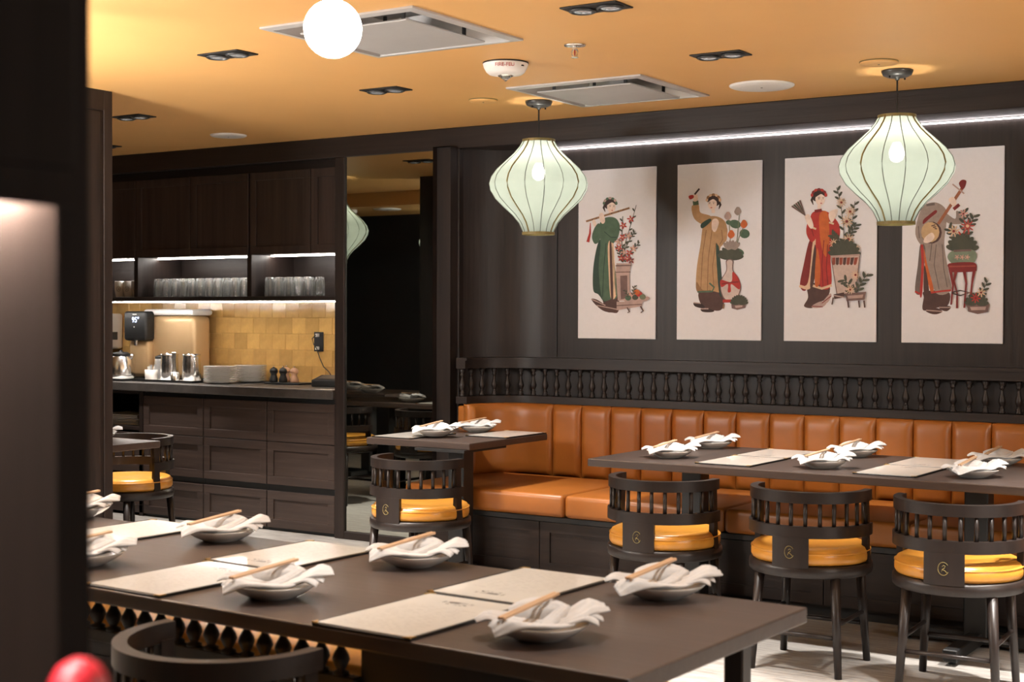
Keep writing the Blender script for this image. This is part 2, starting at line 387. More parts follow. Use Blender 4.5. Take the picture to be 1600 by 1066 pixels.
downlight(-4.415, 4.548, 'black double downlight left of the larger square diffuser, in front of the globe lamp', tilt=(0, 0), power=2.2)
downlight(-4.44, 5.68, 'black double downlight on the ceiling between globe lamp and left lantern', tilt=(14, 0), power=0.7)
downlight(-6.264, 5.70, 'black double downlight half hidden by the left partition, middle of that row', tilt=(10, 0))
downlight(-7.55, 6.60, 'black downlight at the left partition edge above the service counter', power=0.6)
downlight(-2.606, 4.566, 'black double downlight at the top edge of the picture beside the sprinkler', tilt=(-6, 0), power=2.0)
downlight(-2.626, 5.674, 'black double downlight above and left of the right lantern', tilt=(16, 0), power=0.8)
for k, (x, y) in enumerate([(-0.8, 5.68), (-0.8, 4.55)]):
    downlight(x, y, 'black double downlight past the right edge of the picture, %s row' % ('back', 'middle')[k], tilt=(8, 0), power=1.6)
for k, (x, y) in enumerate([(-1.6, 2.75), (-2.7, 2.75), (-3.8, 2.75)]):
    downlight(x, y, 'black double downlight above the front table, %s of three' % ('right', 'middle', 'left')[k], power=0.24)
strip_light('light strip under the dark cabinet close to the viewer', -0.8025, -0.791, -0.6, 0.64, 1.508, 1.5155, LED3)

# ------------------------------------------------------------------ square air diffusers
def diffuser(x, y, label):
    t = thing('air_diffuser', label, 'air vent', (x, y, ZC), 0, 'square ceiling air diffusers')
    O = 0.372; I = 0.335
    g = G()
    for a in range(4): g.add([(-O, -O, -0.008), (O, -O, -0.008), (I, -I, -0.012), (-I, -I, -0.012), (-O, -O, -0.0005), (O, -O, -0.0005), (I, -I, -0.0005), (-I, -I, -0.0005)],
                             [(0, 1, 2, 3), (4, 7, 6, 5), (0, 4, 5, 1), (3, 2, 6, 7), (0, 3, 7, 4), (1, 5, 6, 2)], Matrix.Rotation(a * math.pi / 2, 4, 'Z'))
    obj('frame', g, SILVER, t)
    g = G()
    for a in range(4): g.add([(-I, -I, -0.010), (I, -I, -0.010), (0.25, -0.25, 0.12), (-0.25, -0.25, 0.12)], [(0, 1, 2, 3)], Matrix.Rotation(a * math.pi / 2, 4, 'Z'))
    obj('inner_skirt', g, SILVER, t)
    obj('back_plate', G().box(-0.33, 0.33, -0.33, 0.33, 0.121, 0.125), GREY, t)
    obj('panel', G().bbox(-0.262, 0.262, -0.262, 0.262, -0.022, -0.014, 0.003), SILVER, t)
    for sx in (-1, 1):
        for sy in (-1, 1): obj('hanger', G().box(sx * 0.2 - 0.008, sx * 0.2 + 0.008, sy * 0.2 - 0.003, sy * 0.2 + 0.003, -0.015, 0.122), GREY, t)
    return t
diffuser(*VENTS[0], 'silver square ceiling air diffuser behind the white globe lamp')
diffuser(*VENTS[1], 'silver square ceiling air diffuser beside the left lantern canopy')

# smoke alarm
t = thing('smoke_alarm', 'white dome fire alarm on the ceiling with red lettering', 'alarm', (-3.518, 5.358, ZC))
obj('body', G().lathe([(0.100, -0.001), (0.101, -0.008), (0.097, -0.022), (0.086, -0.042), (0.074, -0.052), (0.03, -0.058), (0.003, -0.058)], 40), WPLAST, t, smooth=True)
obj('base_ring', G().lathe([(0.1015, -0.0005), (0.1025, -0.004), (0.1015, -0.007), (0.098, -0.007)], 40), BLK, t)
obj('strobe', G().lathe([(0.026, -0.056), (0.024, -0.066), (0.012, -0.074), (0.004, -0.082), (0.001, -0.083)], 10), GLASS, t)
obj('strobe_reflector', G().lathe([(0.036, -0.0555), (0.032, -0.061), (0.02, -0.0605)], 20), STEEL, t)
me = text_mesh('FIRE-FEU', 0.0225, REDTXT)
o = obj('lettering', me, REDTXT, t)
va = math.atan2(-5.358, 3.518)              # direction from the alarm towards the room's aisle
o.matrix_local = Matrix.Rotation(va + math.pi / 2, 4, 'Z') @ Matrix.Translation((-0.004, -0.0975, -0.024)) @ Matrix.Rotation(R_(90 + 20), 4, 'X')
o = obj('slot', G().box(-0.008, 0.008, -0.002, 0.001, -0.003, 0.003), BLK, t)
o.matrix_local = Matrix.Rotation(va + math.pi / 2 + 0.88, 4, 'Z') @ Matrix.Translation((0, -0.0965, -0.022))

# sprinkler
t = thing('sprinkler', 'small chrome fire sprinkler hanging from the ceiling', 'sprinkler', (-3.043, 5.155, ZC))
obj('rosette', G().lathe([(0.046, -0.0005), (0.044, -0.005), (0.02, -0.008), (0.012, -0.009)], 28), STEEL, t, smooth=True)
obj('body', G().lathe([(0.010, -0.008), (0.010, -0.02), (0.006, -0.022)], 12), STEEL, t)
for s in (-1, 1): obj('frame_arm', G().tube([(s * 0.008, 0, -0.018), (s * 0.015, 0, -0.028), (s * 0.013, 0, -0.042), (0, 0, -0.05)], 0.0025, 6), STEEL, t)
obj('glass_bulb', G().lathe([(0.002, -0.02), (0.003, -0.03), (0.002, -0.045)], 8), RED, t)
obj('deflector', G().lathe([(0.004, -0.048), (0.016, -0.051), (0.016, -0.053), (0.003, -0.053)], 12), STEEL, t)

def disc(name, label, cat, x, y, r, m, rim=None):
    t = thing(name, label, cat, (x, y, ZC))
    obj('cover', G().lathe([(r, -0.0005), (r, -0.006), (r * 0.93, -0.011), (r * 0.5, -0.013), (0.002, -0.013)], 44), m, t, smooth=True)
    obj('edge_ring', G().lathe([(r * 1.012, -0.0005), (r * 1.012, -0.004), (r, -0.005)], 44), rim or m, t)
    obj('screw', G().lathe([(0.006, -0.0125), (0.004, -0.0145), (0.001, -0.0146)], 10), GREY, t)
    return t
disc('ceiling_speaker', 'white round flat ceiling speaker left of the right lantern', 'speaker', -2.805, 6.532, 0.155, WPLAST)
disc('ceiling_speaker', 'small white round ceiling speaker above the service counter', 'speaker', -6.40, 6.60, 0.112, WPLAST)
disc('cover_plate', 'round orange cover plate on the ceiling beside the left lantern canopy', 'cover plate', -4.221, 6.218, 0.074, PAINTO, BRONZE)
disc('cover_plate', 'round orange cover plate on the ceiling beside the right lantern canopy', 'cover plate', -2.112, 6.20, 0.083, PAINTO, BRONZE)
disc('ceiling_speaker', 'white round ceiling speaker seen only in the mirror', 'speaker', -8.35, 3.42, 0.13, WPLAST).location.z = 2.41
t = thing('security_camera', 'white dome security camera seen only in the mirror', 'camera', (-8.72, 3.5, 2.41))
obj('base', G().lathe([(0.06, -0.0005), (0.06, -0.03), (0.05, -0.035), (0.01, -0.035)], 24), WPLAST, t, smooth=True)
obj('ball', G().lathe([(0.01, -0.03), (0.04, -0.04), (0.05, -0.065), (0.04, -0.09), (0.01, -0.105)], 20), WPLAST, t, smooth=True)

# ------------------------------------------------------------------ lanterns and globes
LPROF = [(0.080, 0.0), (0.083, 0.015), (0.102, 0.055), (0.135, 0.095), (0.180, 0.135), (0.226, 0.180), (0.252, 0.225), (0.258, 0.258), (0.247, 0.295), (0.218, 0.335), (0.172, 0.378), (0.128, 0.418), (0.098, 0.455), (0.082, 0.484)]
def lantern(label, x, y, zb, zc=ZC, rz=0.7):
    t = thing('pendant_lantern', label, 'lantern', (x, y, zb), rz, 'white onion shaped silk lanterns')
    sh = obj('shade', G().lathe(LPROF, 64, cap=False), SHADE, t, smooth=True)
    for k in range(16):
        a = 2 * math.pi * (k + 0.5) / 16; gold = k % 4 == 1
        obj('rib', G().tube([((r + 0.001) * math.cos(a), (r + 0.001) * math.sin(a), z) for r, z in LPROF], 0.0042 if gold else 0.0019, 6), BRONZE if gold else RIB, sh, smooth=True)
    for z in (0.0, 0.484):
        obj('end_band', G().lathe([(0.079, z - 0.007), (0.086, z - 0.007), (0.086, z + 0.007), (0.079, z + 0.007), (0.079, z - 0.007)], 40, cap=False), BRONZE, t)
    for a in (0, math.pi / 2):
        obj('spreader_wire', G().tube([(-0.08 * math.cos(a), -0.08 * math.sin(a), 0.484), (0.08 * math.cos(a), 0.08 * math.sin(a), 0.484)], 0.0015, 5), RIB, t)
    top = zc - zb
    obj('cord', G().tube([(0, 0, 0.40), (0, 0, top - 0.028)], 0.0042, 8), BLK, t)
    obj('lamp_holder', G().lathe([(0.012, 0.44), (0.018, 0.435), (0.018, 0.37), (0.013, 0.365)], 14), BLK, t)
    obj('bulb', G().lathe([(0.012, 0.372), (0.022, 0.355), (0.033, 0.33), (0.034, 0.31), (0.026, 0.288), (0.010, 0.278), (0.001, 0.277)], 20), BULB, t, smooth=True)
    c = obj('canopy', G().lathe([(0.070, top - 0.0005), (0.071, top - 0.006), (0.064, top - 0.022), (0.045, top - 0.031), (0.012, top - 0.034), (0.008, top - 0.045), (0.001, top - 0.045)], 32), GREY, t, smooth=True)
    for a in (0.5, 0.5 + math.pi): obj('canopy_screw', G().lathe([(0.004, top - 0.038), (0.004, top - 0.028)], 8, T(0.05 * math.cos(a), 0.05 * math.sin(a))), BLK, c)
    return t
lantern('white silk lantern hanging in front of the flute player poster, left one', -3.999, 6.408, 1.846, rz=R_(50))
lantern('white silk lantern hanging between the two rightmost posters', -2.116, 6.465, 1.843, rz=R_(38))
lantern('added white silk lantern past the right edge of the picture', -0.23, 6.5, 1.843)  # unseen lantern added to the row, helps light the ceiling by the header
lantern('white silk lantern reflected at the left edge of the mirror', -7.62, 5.02, 1.846)
lantern('white silk lantern reflected further back in the mirror', -7.94, 3.04, 1.846, 2.41)

def globe(label, x, y, z, r=0.084, m=GLOBE):
    t = thing('globe_pendant', label, 'lamp', (x, y, z), 0, 'white globe pendants')
    obj('globe', G().lathe([(0.02, r * 0.985)] + [(r * math.sin(a), r * math.cos(a)) for a in [math.pi * k / 24 for k in range(2, 24)]] + [(0.001, -r)], 40), m, t, smooth=True)
    obj('collar', G().lathe([(0.027, r * 0.94), (0.030, r + 0.012), (0.024, r + 0.045), (0.006, r + 0.05)], 20), WPLAST, t)
    obj('cord', G().tube([(0, 0, r + 0.045), (0, 0, ZC - z - 0.02)], 0.004, 8), BLK, t)
    obj('canopy', G().lathe([(0.05, ZC - z - 0.0005), (0.05, ZC - z - 0.02), (0.01, ZC - z - 0.025)], 24), BLK, t)
globe('glowing white globe pendant at the top, in front of the square diffuser', -2.736, 3.25, 2.251)
globe('added white fill globe above the left end of the front table', -4.40, 3.25, 2.251)  # added out of view to brighten the left part of the ceiling
globe('added large white fill globe past the right end of the front table', 2.3, 2.9, 1.75, 0.15, FILL_GLOBE)  # added fill lamp out of view, for even light on the ceiling
globe('added large white fill globe past the right end of the long table', 1.7, 4.5, 1.75, 0.15, FILL_GLOBE)  # second added fill lamp on the right, also unseen
globe('added large white fill globe left of the front table, nearer one', -4.9, 2.55, 1.75, 0.15, FILL_GLOBE)  # added unseen fill lamp for the left side
globe('added large white fill globe left of the front table, beside the partition', -5.35, 3.55, 1.75, 0.15, FILL_GLOBE)  # another added fill lamp, brightens the ceiling from the left

# ================================================================== BANQUETTE
def mapped(Rf, s0, s1, z0, z1, depth, bulge, nu=10, nv=12, Rref=0.25, top_round=0.03):
    """upholstered panel following the corner path between arc lengths s0..s1"""
    g = G()
    def pt(u, v, back):
        s = s0 + (s1 - s0) * u; z = z0 + (z1 - z0) * v
        x, y, nx, ny = path_at(Rf, s, Rref)
        e = min(u, 1 - u) * (s1 - s0); ev = min(v, 1 - v) * (z1 - z0)
        q = 1 - max(0, 1 - e / 0.035) ** 2.2; qv = 1 - max(0, 1 - ev / 0.05) ** 2.2
        d = -depth if back else -depth * 0.25 + (depth * 0.25 + bulge) * q * qv
        if not back: z -= 0.006 * (1 - q) * (1 if v > 0.5 else 0)
        return (x + nx * d, y + ny * d, z)
    us = sorted(set([0, .02, .06, .12, .2, .35, .5, .65, .8, .88, .94, .98, 1] + ([k / nu for k in range(nu + 1)] if nu > 12 else [])))
    vs_ = [0, .015, .05, .1, .2, .4, .6, .8, .88, .94, .98, 1]
    n, m = len(us), len(vs_)
    vv = [pt(u, v, False) for v in vs_ for u in us] + [pt(u, v, True) for v in vs_ for u in us]
    fs = []
    o = n * m
    for j in range(m - 1):
        for i in range(n - 1):
            a = j * n + i
            fs.append((a, a + 1, a + n + 1, a + n)); fs.append((o + a, o + a + n, o + a + n + 1, o + a + 1))
    for i in range(n - 1):
        fs.append((i, o + i, o + i + 1, i + 1)); a = (m - 1) * n + i; fs.append((a, a + 1, o + a + 1, o + a))
    for j in range(m - 1):
        a = j * n; fs.append((a, a + n, o + a + n, o + a)); a = j * n + n - 1; fs.append((a, o + a, o + a + n, a + n))
    return g.add(vv, fs)

bq = thing('banquette', 'long built-in bench with tan leather channel back below the posters', 'bench', (0, 0, 0))
side, al = 0.03, 0.25 * math.pi / 2
sX = lambda X: side + al + (X - CX)
ZB0, ZB1 = 0.47, 0.8955
obj('back_channel', G().bbox(-4.90, -4.806, 6.955, 7.0, ZB0, ZB1 - 0.010, 0.014, 3), LEATH, bq, smooth=True)
obj('back_corner', mapped(0.25, 0.0, sX(-4.413), ZB0, ZB1, 0.05, 0.016, nu=20), LEATH, bq, smooth=True, label='wide curved corner panel of tan leather')
SEAM = [-4.413 + 0.1946 * k for k in range(30)]
base_me = None
for k in range(len(SEAM) - 1):
    if SEAM[k + 1] > 1.0: break
    if base_me is None:
        gg = mapped(0.25, sX(0.0) + 0.001, sX(0.1946) - 0.001, ZB0, ZB1, 0.05, 0.016)
        base_me = gg.mesh('back_channel', LEATH, True)
    obj('back_channel', base_me, LEATH, bq, loc=(SEAM[k], 0, 0))
SB = [-4.89, -3.85, -2.945, -2.04, -1.13, -0.22, 0.7]
for k in range(6):
    g = G().bbox(SB[k] + 0.002, SB[k + 1] - 0.002, 6.425, 7.20, 0.362, 0.480, 0.024, 4)
    for i, v in enumerate(g.v):      # soft crown
        if v[2] > 0.46:
            u = (v[0] - SB[k]) / (SB[k + 1] - SB[k]); g.v[i] = (v[0], v[1], v[2] + 0.006 * math.sin(math.pi * min(max(u, 0), 1)) ** 0.5)
    obj('seat_cushion', g, LEATH, bq, smooth=True)
obj('plinth', G().box(-4.80, 0.7, 6.475, 7.38, 0.06, 0.33), WH, bq)
obj('toe_kick', G().box(-4.78, 0.7, 6.51, 7.3, 0, 0.06), BLK, bq)
obj('seat_edge', G().bbox(-4.81, 0.7, 6.455, 7.2, 0.33, 0.362, 0.004), BLK, bq)
obj('end_panel', G().bbox(-4.915, -4.895, 6.50, 7.02, 0, 0.36, 0.004), WV, bq)
for k in range(7):
    x0 = -4.80 + 0.785 * k + (0.0 if k else 0); x1 = min(x0 + 0.78, 0.7)
    if x1 - x0 < 0.2: continue
    p = obj('base_panel', G().box(x0, x1, 6.468, 6.475, 0.062, 0.328), WH, bq)
    fr = G().box(x0, x1, 6.46, 6.468, 0.062, 0.115).box(x0, x1, 6.46, 6.468, 0.275, 0.328).box(x0, x0 + 0.06, 6.46, 6.468, 0.115, 0.275).box(x1 - 0.06, x1, 6.46, 6.468, 0.115, 0.275)
    obj('panel_frame', fr, WH, p)

# ------------------------------------------------------------------ spindle rail above the bench
rl = thing('baluster_rail', 'dark wood rail with turned balusters running above the leather bench', 'railing')
def rail(z0, z1, R0, name):
    A = path(R0, 6.95, 2.6, 16); B = path(0.418, 6.95, 2.6, 16)
    B = [(max(b[0], -4.905), b[1]) if b[1] < 7.06 else b for b in B]
    o = obj(name, G().strip(A, B, z0, z1), WH, rl, auto=40)
    return o
rail(1.103, 1.150, 0.290, 'top_rail'); rail(1.150, 1.166, 0.280, 'cap'); rail(0.8965, 0.938, 0.280, 'lower_rail')
BALP = [(0.017, 0), (0.017, .012), (0.011, .016), (0.016, .022), (0.012, .028), (0.0085, .034), (0.011, .042), (0.0185, .058), (0.0175, .070), (0.011, .092), (0.0068, .112), (0.0068, .120), (0.013, .126), (0.013, .131), (0.008, .136), (0.0155, .146), (0.0155, .165)]
bal_me = G().lathe(BALP, 12).mesh('baluster', WC, True)
s = 0.02; Lal = 0.325 * math.pi / 2
while True:
    x, y, nx, ny = path_at(0.325, s, 0.325)
    if x > 1.2: break
    obj('baluster', bal_me, WC, rl, loc=(x, y, 0.938)); s += 0.0805

# ================================================================== TABLES
TT = 0.75
def table(label, x0, x1, y0, y1, peds, z=TT, rz=0.0, arm=(0.36, 0.42, 0.17), py=0.0):
    cx, cy = (x0 + x1) / 2, (y0 + y1) / 2
    t = thing('dining_table', label, 'table', (cx, cy, 0), rz, 'dark wood dining tables')
    hx, hy = (x1 - x0) / 2, (y1 - y0) / 2
    obj('table_top', G().bbox(-hx, hx, -hy, hy, z - 0.036, z, 0.004, 2), WT, t)
    for px in peds:
        g0 = T(px - cx, py)
        c = obj('column', G().bbox(-0.05, 0.05, -0.05, 0.05, 0.05, z - 0.05, 0.005, 1, g0), BLK, t)
        obj('top_plate', G().box(-0.16, 0.16, -0.2, 0.2, z - 0.050, z - 0.0362, g0), BLK, c)
        for ax, ay in ((1, 0), (-1, 0), (0, 1), (0, -1)):
            L = arm[0] if ax else (arm[1] if ay < 0 else arm[2])
            f = obj('foot', G().bbox(min(0, ax * L) - (0.03 if ay else 0), max(0, ax * L) + (0.03 if ay else 0), min(0, ay * L) - (0.03 if ax else 0), max(0, ay * L) + (0.03 if ax else 0), 0.018, 0.068, 0.004, 1, g0), BLK, t)
            obj('glide', G().lathe([(0.012, 0.0), (0.016, 0.006), (0.006, 0.010), (0.006, 0.02)], 10, T(px - cx + ax * (L - 0.04), py + ay * (L - 0.04))), GREY, f)
    return t
table('small dark table with two place settings in front of the mirror', -4.95, -4.265, 6.165, 6.94, (-4.44,), arm=(0.2, 0.26, 0.12), py=-0.215)
table('long dark table with six place settings in front of the leather bench', -3.37, -0.95, 5.84, 6.80, (-3.02, -1.68), arm=(0.34, 0.42, 0.17), py=-0.05)
table('dark table half hidden behind the left partition, by the service counter', -7.40, -5.73, 4.76, 5.40, (-6.95, -6.2), z=0.745, arm=(0.25, 0.25, 0.25))
table('dark table seen only in the mirror, further back', -9.4, -7.45, 3.9, 4.6, (-8.9, -7.9), arm=(0.25, 0.28, 0.28))

# the front table: four legs, spindle frieze along its near side
ft = thing('dining_table', 'large dark table in the foreground with seven place settings', 'table', (-1.243, 2.74, 0), R_(-2.0), 'dark wood dining tables')
# local x runs to the left end at -3.25, y from -0.405 to 0.405
obj('table_top', G().bbox(-3.25, 0, -0.405, 0.405, TT - 0.036, TT, 0.004, 2), WT, ft)
for lx in (-3.12, -0.125):
    for ly in (-0.3, 0.3): obj('leg', G().bbox(lx - 0.024, lx + 0.024, ly - 0.024, ly + 0.024, 0, TT - 0.036, 0.004), WC, ft)
obj('apron_shade_panel', G().bbox(-0.72, -0.10, -0.325, -0.320, 0.60, TT - 0.036, 0.003), BLK, ft)  # dark panel added to stand for the darkness under the table
obj('frieze_rail', G().bbox(-3.12, -0.72, -0.347, -0.318, 0.60, 0.632, 0.003), BLK, ft)  # rail and spindles are black to imitate the shade under the top
FR = [(0.014, 0), (0.014, .006), (0.007, .011), (0.011, .020), (0.0155, .034), (0.0135, .044), (0.0065, .060), (0.006, .066), (0.012, .071), (0.009, .075), (0.014, .078), (0.014, .082)]
fr_me = G().lathe([(a_ * 1.3, b_) for a_, b_ in FR], 12).mesh('frieze_spindle', BLK, True)
k = 0
while -3.09 + k * 0.058 < -0.73: obj('frieze_spindle', fr_me, BLK, ft, loc=(-3.09 + k * 0.058, -0.3325, 0.632)); k += 1

# backless bench on the far side of the front table
bb = thing('backless_bench', 'low mustard leather bench under the far side of the front table', 'bench', (-2.8, 3.24, 0), R_(-2))
obj('seat_pad', G().bbox(-1.45, 1.35, -0.17, 0.2, 0.395, 0.46, 0.02, 3), MUST, bb, smooth=True)
obj('seat_frame', G().bbox(-1.45, 1.35, -0.17, 0.2, 0.34, 0.395, 0.004), WC, bb)
obj('darkening_base', G().bbox(-1.43, 1.33, -0.155, 0.185, 0.05, 0.34, 0.004), WH, bb); obj('toe_kick', G().box(-1.40, 1.30, -0.12, 0.15, 0, 0.05), BLK, bb)  # solid base added to keep the view under the table dark

# ================================================================== CHAIRS
def arc_strip(r0, r1, a0, a1, z0, z1, n=28, lean=0.0):
    A = []; B = []
    g = G(); vs = []
    for k in range(n + 1):
        a = a0 + (a1 - a0) * k / n; sx, sy = math.sin(a), -math.cos(a)
        vs += [(r0 * sx, r0 * sy, z0), (r1 * sx, r1 * sy, z0), ((r1 + lean) * sx, (r1 + lean) * sy, z1), ((r0 + lean) * sx, (r0 + lean) * sy, z1)]
    fs = []
    for k in range(n):
        o = 4 * k; q = o + 4
        for i in range(4): fs.append((o + i, o + (i + 1) % 4, q + (i + 1) % 4, q + i))
    fs.append((3, 2, 1, 0)); o = 4 * n; fs.append((o, o + 1, o + 2, o + 3))
    return g.add(vs, fs)
def make_chair(label):
    t = thing('barrel_chair', label, 'chair', (0, 0, 0), 0, 'dark wood barrel chairs with mustard seats')
    obj('seat_frame', G().lathe([(0.20, 0.390), (0.240, 0.390), (0.246, 0.396), (0.248, 0.414), (0.246, 0.432), (0.240, 0.437), (0.1, 0.437)], 48), WC, t, auto=45)
    cu = obj('seat_cushion', G().lathe([(0.20, 0.437), (0.232, 0.440), (0.2385, 0.452), (0.2395, 0.470), (0.2365, 0.484), (0.228, 0.499), (0.212, 0.507), (0.185, 0.508), (0.15, 0.505), (0.10, 0.505), (0.002, 0.507)], 48), MUST, t, smooth=True)
    obj('piping', G().lathe([(0.2375, 0.481), (0.240, 0.483), (0.240, 0.487), (0.235, 0.488)], 48, cap=False), MUST, cu, smooth=True)
    E = R_(99)
    obj('top_rail', arc_strip(0.212, 0.244, -E, E, 0.684, 0.728, 40), WC, t, auto=40)
    obj('lower_rail', arc_strip(0.220, 0.2475, -E, E, 0.548, 0.594, 40), WC, t, auto=40)
    st = obj('back_strut', arc_strip(0.222, 0.2485, -R_(17.5), R_(17.5), 0.43, 0.55, 8), WC, t, auto=40)
    # emblem: a ring with a small curling bird stroke, on the outside of the strut
    g = G()
    def em(pts, r): g.tube([(0.2495 * math.sin(px / 0.245), -0.2495 * math.cos(px / 0.245), 0.492 + pz) for px, pz in pts], r, 5)
    em([(0.019 * math.cos(a), 0.024 * math.sin(a)) for a in [0.6 + 5.2 * k / 24 for k in range(25)]], 0.0013)
    em([(-0.006, -0.012), (-0.003, -0.002), (0.004, 0.003), (0.007, 0.010), (0.001, 0.013), (-0.004, 0.008)], 0.0014)
    em([(-0.003, -0.002), (0.007, -0.007), (0.013, -0.014)], 0.0013)
    obj('emblem', g, BRONZE, st, smooth=True, label='small dull gold emblem')
    for sgn in (-1, 1):
        a = sgn * R_(93); pts = []
        for z, r, hw in ((0.425, 0.232, 0.021), (0.50, 0.226, 0.020), (0.55, 0.226, 0.017), (0.62, 0.224, 0.0165), (0.69, 0.222, 0.019)): pts.append((z, r, hw))
        vs = []; fs = []
        for z, r, hw in pts:
            for dr, da in ((-0.012, -1), (0.012, -1), (0.012, 1), (-0.012, 1)):
                aa = a + da * hw / r; vs.append(((r + dr) * math.sin(aa), -(r + dr) * math.cos(aa), z))
        for k in range(len(pts) - 1):
            for i in range(4): fs.append((4 * k + i, 4 * k + (i + 1) % 4, 4 * k + 4 + (i + 1) % 4, 4 * k + 4 + i))
        fs.append((3, 2, 1, 0)); o = 4 * (len(pts) - 1); fs.append((o, o + 1, o + 2, o + 3))
        obj('arm_post', G().add(vs, fs), WC, t)
    spm = G().lathe([(0.0085, 0.592), (0.0085, 0.686)], 8).mesh('spindle', WC, True)
    for k in range(13):
        a = R_(-84 + 14 * k); obj('spindle', spm, WC, t, loc=(0.231 * math.sin(a), -0.231 * math.cos(a), 0))
    for sx in (-1, 1):
        for sy in (-1, 1):
            obj('leg', G().tube([(sx * 0.180, sy * 0.184, 0.0), (sx * 0.156, sy * 0.158, 0.392)], [0.0145, 0.0205], 12), WC, t, smooth=True)
    f = lambda z: 1 - z / 0.392
    for sgn in (-1, 1):
        z = 0.155; X = 0.156 + 0.024 * f(z); Y = 0.158 + 0.026 * f(z); obj('stretcher', G().tube([(-X, sgn * Y, z), (X, sgn * Y, z)], 0.009, 8), WC, t, smooth=True)
        z = 0.205; X = 0.156 + 0.024 * f(z); Y = 0.158 + 0.026 * f(z); obj('stretcher', G().tube([(sgn * X, -Y, z), (sgn * X, Y, z)], 0.009, 8), WC, t, smooth=True)
    return t
ch = make_chair('barrel chair nearest the left end of the long table, one emblem strut facing us')
ch.location = (-2.83, 5.575, 0); ch.rotation_euler.z = R_(-1)
ch['label'] = 'barrel chair at the long table, leftmost of the three'
CG = 'dark wood barrel chairs with mustard seats'
copy_tree(ch, (-2.17, 5.58, 0), R_(2), 'barrel chair at the long table, middle of the three', CG)
copy_tree(ch, (-1.56, 5.545, 0), R_(3), 'barrel chair at the long table, rightmost and cut by the picture edge', CG)
copy_tree(ch, (-4.205, 5.66, 0), R_(-5), 'barrel chair in front of the small table by the mirror', CG)
copy_tree(ch, (-6.235, 5.64, 0), R_(180), 'barrel chair facing us behind the table at the left partition', CG)
copy_tree(ch, (-7.0, 5.66, 0), R_(184), 'barrel chair seen in the mirror at its left edge', CG)
copy_tree(ch, (-2.19, 2.26, 0), R_(-3), 'nearest barrel chair, its curved rail below the front table at lower left', CG)
copy_tree(ch, (-8.2, 4.85, 0), R_(180), 'barrel chair far back in the mirror at the hidden table', CG)

# ================================================================== PLACE SETTINGS
plate_me = G().lathe([(0.001, 0.0), (0.052, 0.0), (0.056, 0.003), (0.080, 0.014), (0.098, 0.026), (0.106, 0.0335), (0.1065, 0.0350), (0.105, 0.0352), (0.096, 0.029), (0.078, 0.018), (0.055, 0.009), (0.03, 0.0075), (0.001, 0.0075)], 48, cap=False).mesh('plate', WHITE, True)
def napkin_mesh(seed):
    """folded cloth lying in the plate: several soft overlapping folds, local x is the long axis"""
    rnd = random.Random(seed); g = G()
    def base(x, y):
        r = math.hypot(x, y); z = 0.0165 + 0.026 * min(1.0, r / 0.108) ** 1.7
        return z - (0.45 * (r - 0.116) if r > 0.116 else 0)
    def fold(p0, p1, wd, ht, lift0=0.0, lift1=0.0, tip0=0.15, tip1=0.5, bend=0.0, ripple=0.0):
        """one fold from p0 to p1: an arched strip of cloth, closed below"""
        p0, p1 = Vector(p0), Vector(p1); ax = p1 - p0; nn = Vector((-ax.y, ax.x)).normalized(); ph = rnd.uniform(0, 6)
        nu, nv = 20, 16; vs = []
        for i in range(nu + 1):
            u = i / nu
            w_ = wd * (tip0 + (1 - tip0) * min(1, u / 0.45) ** 0.7 if u < 0.45 else tip1 + (1 - tip1) * min(1, (1 - u) / 0.55) ** 0.7)
            e = math.sin(math.pi * (0.06 + 0.88 * u)) ** 0.5
            c = p0 + ax * u + nn * (bend * math.sin(math.pi * u))
            lift = lift0 + (lift1 - lift0) * u * u
            for j in range(nv + 1):
                a = math.pi * j / nv; q = c + nn * (w_ * math.cos(a))
                h = ht * e * math.sin(a) ** 0.8 + ripple * math.sin(a) * math.sin(5 * j * 0.9 + ph)
                lf = lift if lift > 0 else lift * min(1, max(0, (q.length - 0.118) / 0.02)); vs.append((q.x, q.y, base(q.x, q.y) + lf + h))
            # underside
            vs.append((c.x, c.y, base(c.x, c.y) + max(lift, 0) + 0.001))
        m = nv + 2; fs = []
        for i in range(nu):
            for j in range(m): fs.append((i * m + j, i * m + (j + 1) % m, (i + 1) * m + (j + 1) % m, (i + 1) * m + j))
        fs.append(tuple(range(m - 1, -1, -1))); fs.append(tuple(nu * m + j for j in range(m)))
        g.add(vs, fs)
    k = lambda a: rnd.uniform(-a, a)
    fold((-0.132, 0.018 + k(.01)), (0.045, 0.006), 0.058, 0.013, 0.0, 0.006, 0.28, 0.85, 0.008, 0.0025)     # broad leaf to the left
    fold((-0.112, -0.070 + k(.008)), (0.060, -0.034), 0.050, 0.013, -0.012, 0.004, 0.45, 0.8, -0.012, 0.0025) # front fold hanging over the rim
    fold((-0.055, 0.058), (0.070, 0.036 + k(.008)), 0.044, 0.036, 0.002, 0.004, 0.45, 0.6, 0.012, 0.002)      # raised fold behind the chopsticks
    fold((-0.012, -0.062), (0.060, 0.040 + k(.01)), 0.021, 0.020, 0.006, 0.022, 0.7, 0.75, 0.0, 0.002)       # rolled pleat across
    fold((0.005, -0.020), (0.138, 0.012 + k(.012)), 0.056, 0.012, 0.006, 0.026, 0.6, 0.62, -0.008, 0.003)     # flap lifting to the right
    for n_ in range(2): fold((0.02, -0.040 - 0.016 * n_), (0.122 - 0.014 * n_, -0.046 - 0.024 * n_ + k(.005)), 0.018, 0.010, 0.004, 0.008 - 0.004 * n_, 0.6, 0.8, 0.004)
    return g.mesh('napkin', CLOTH, True)
NAP = [napkin_mesh(k) for k in (3, 11, 23)]
def solid(o, th):
    m = o.modifiers.new('thickness', 'SOLIDIFY'); m.thickness = th; m.offset = 1
    return o
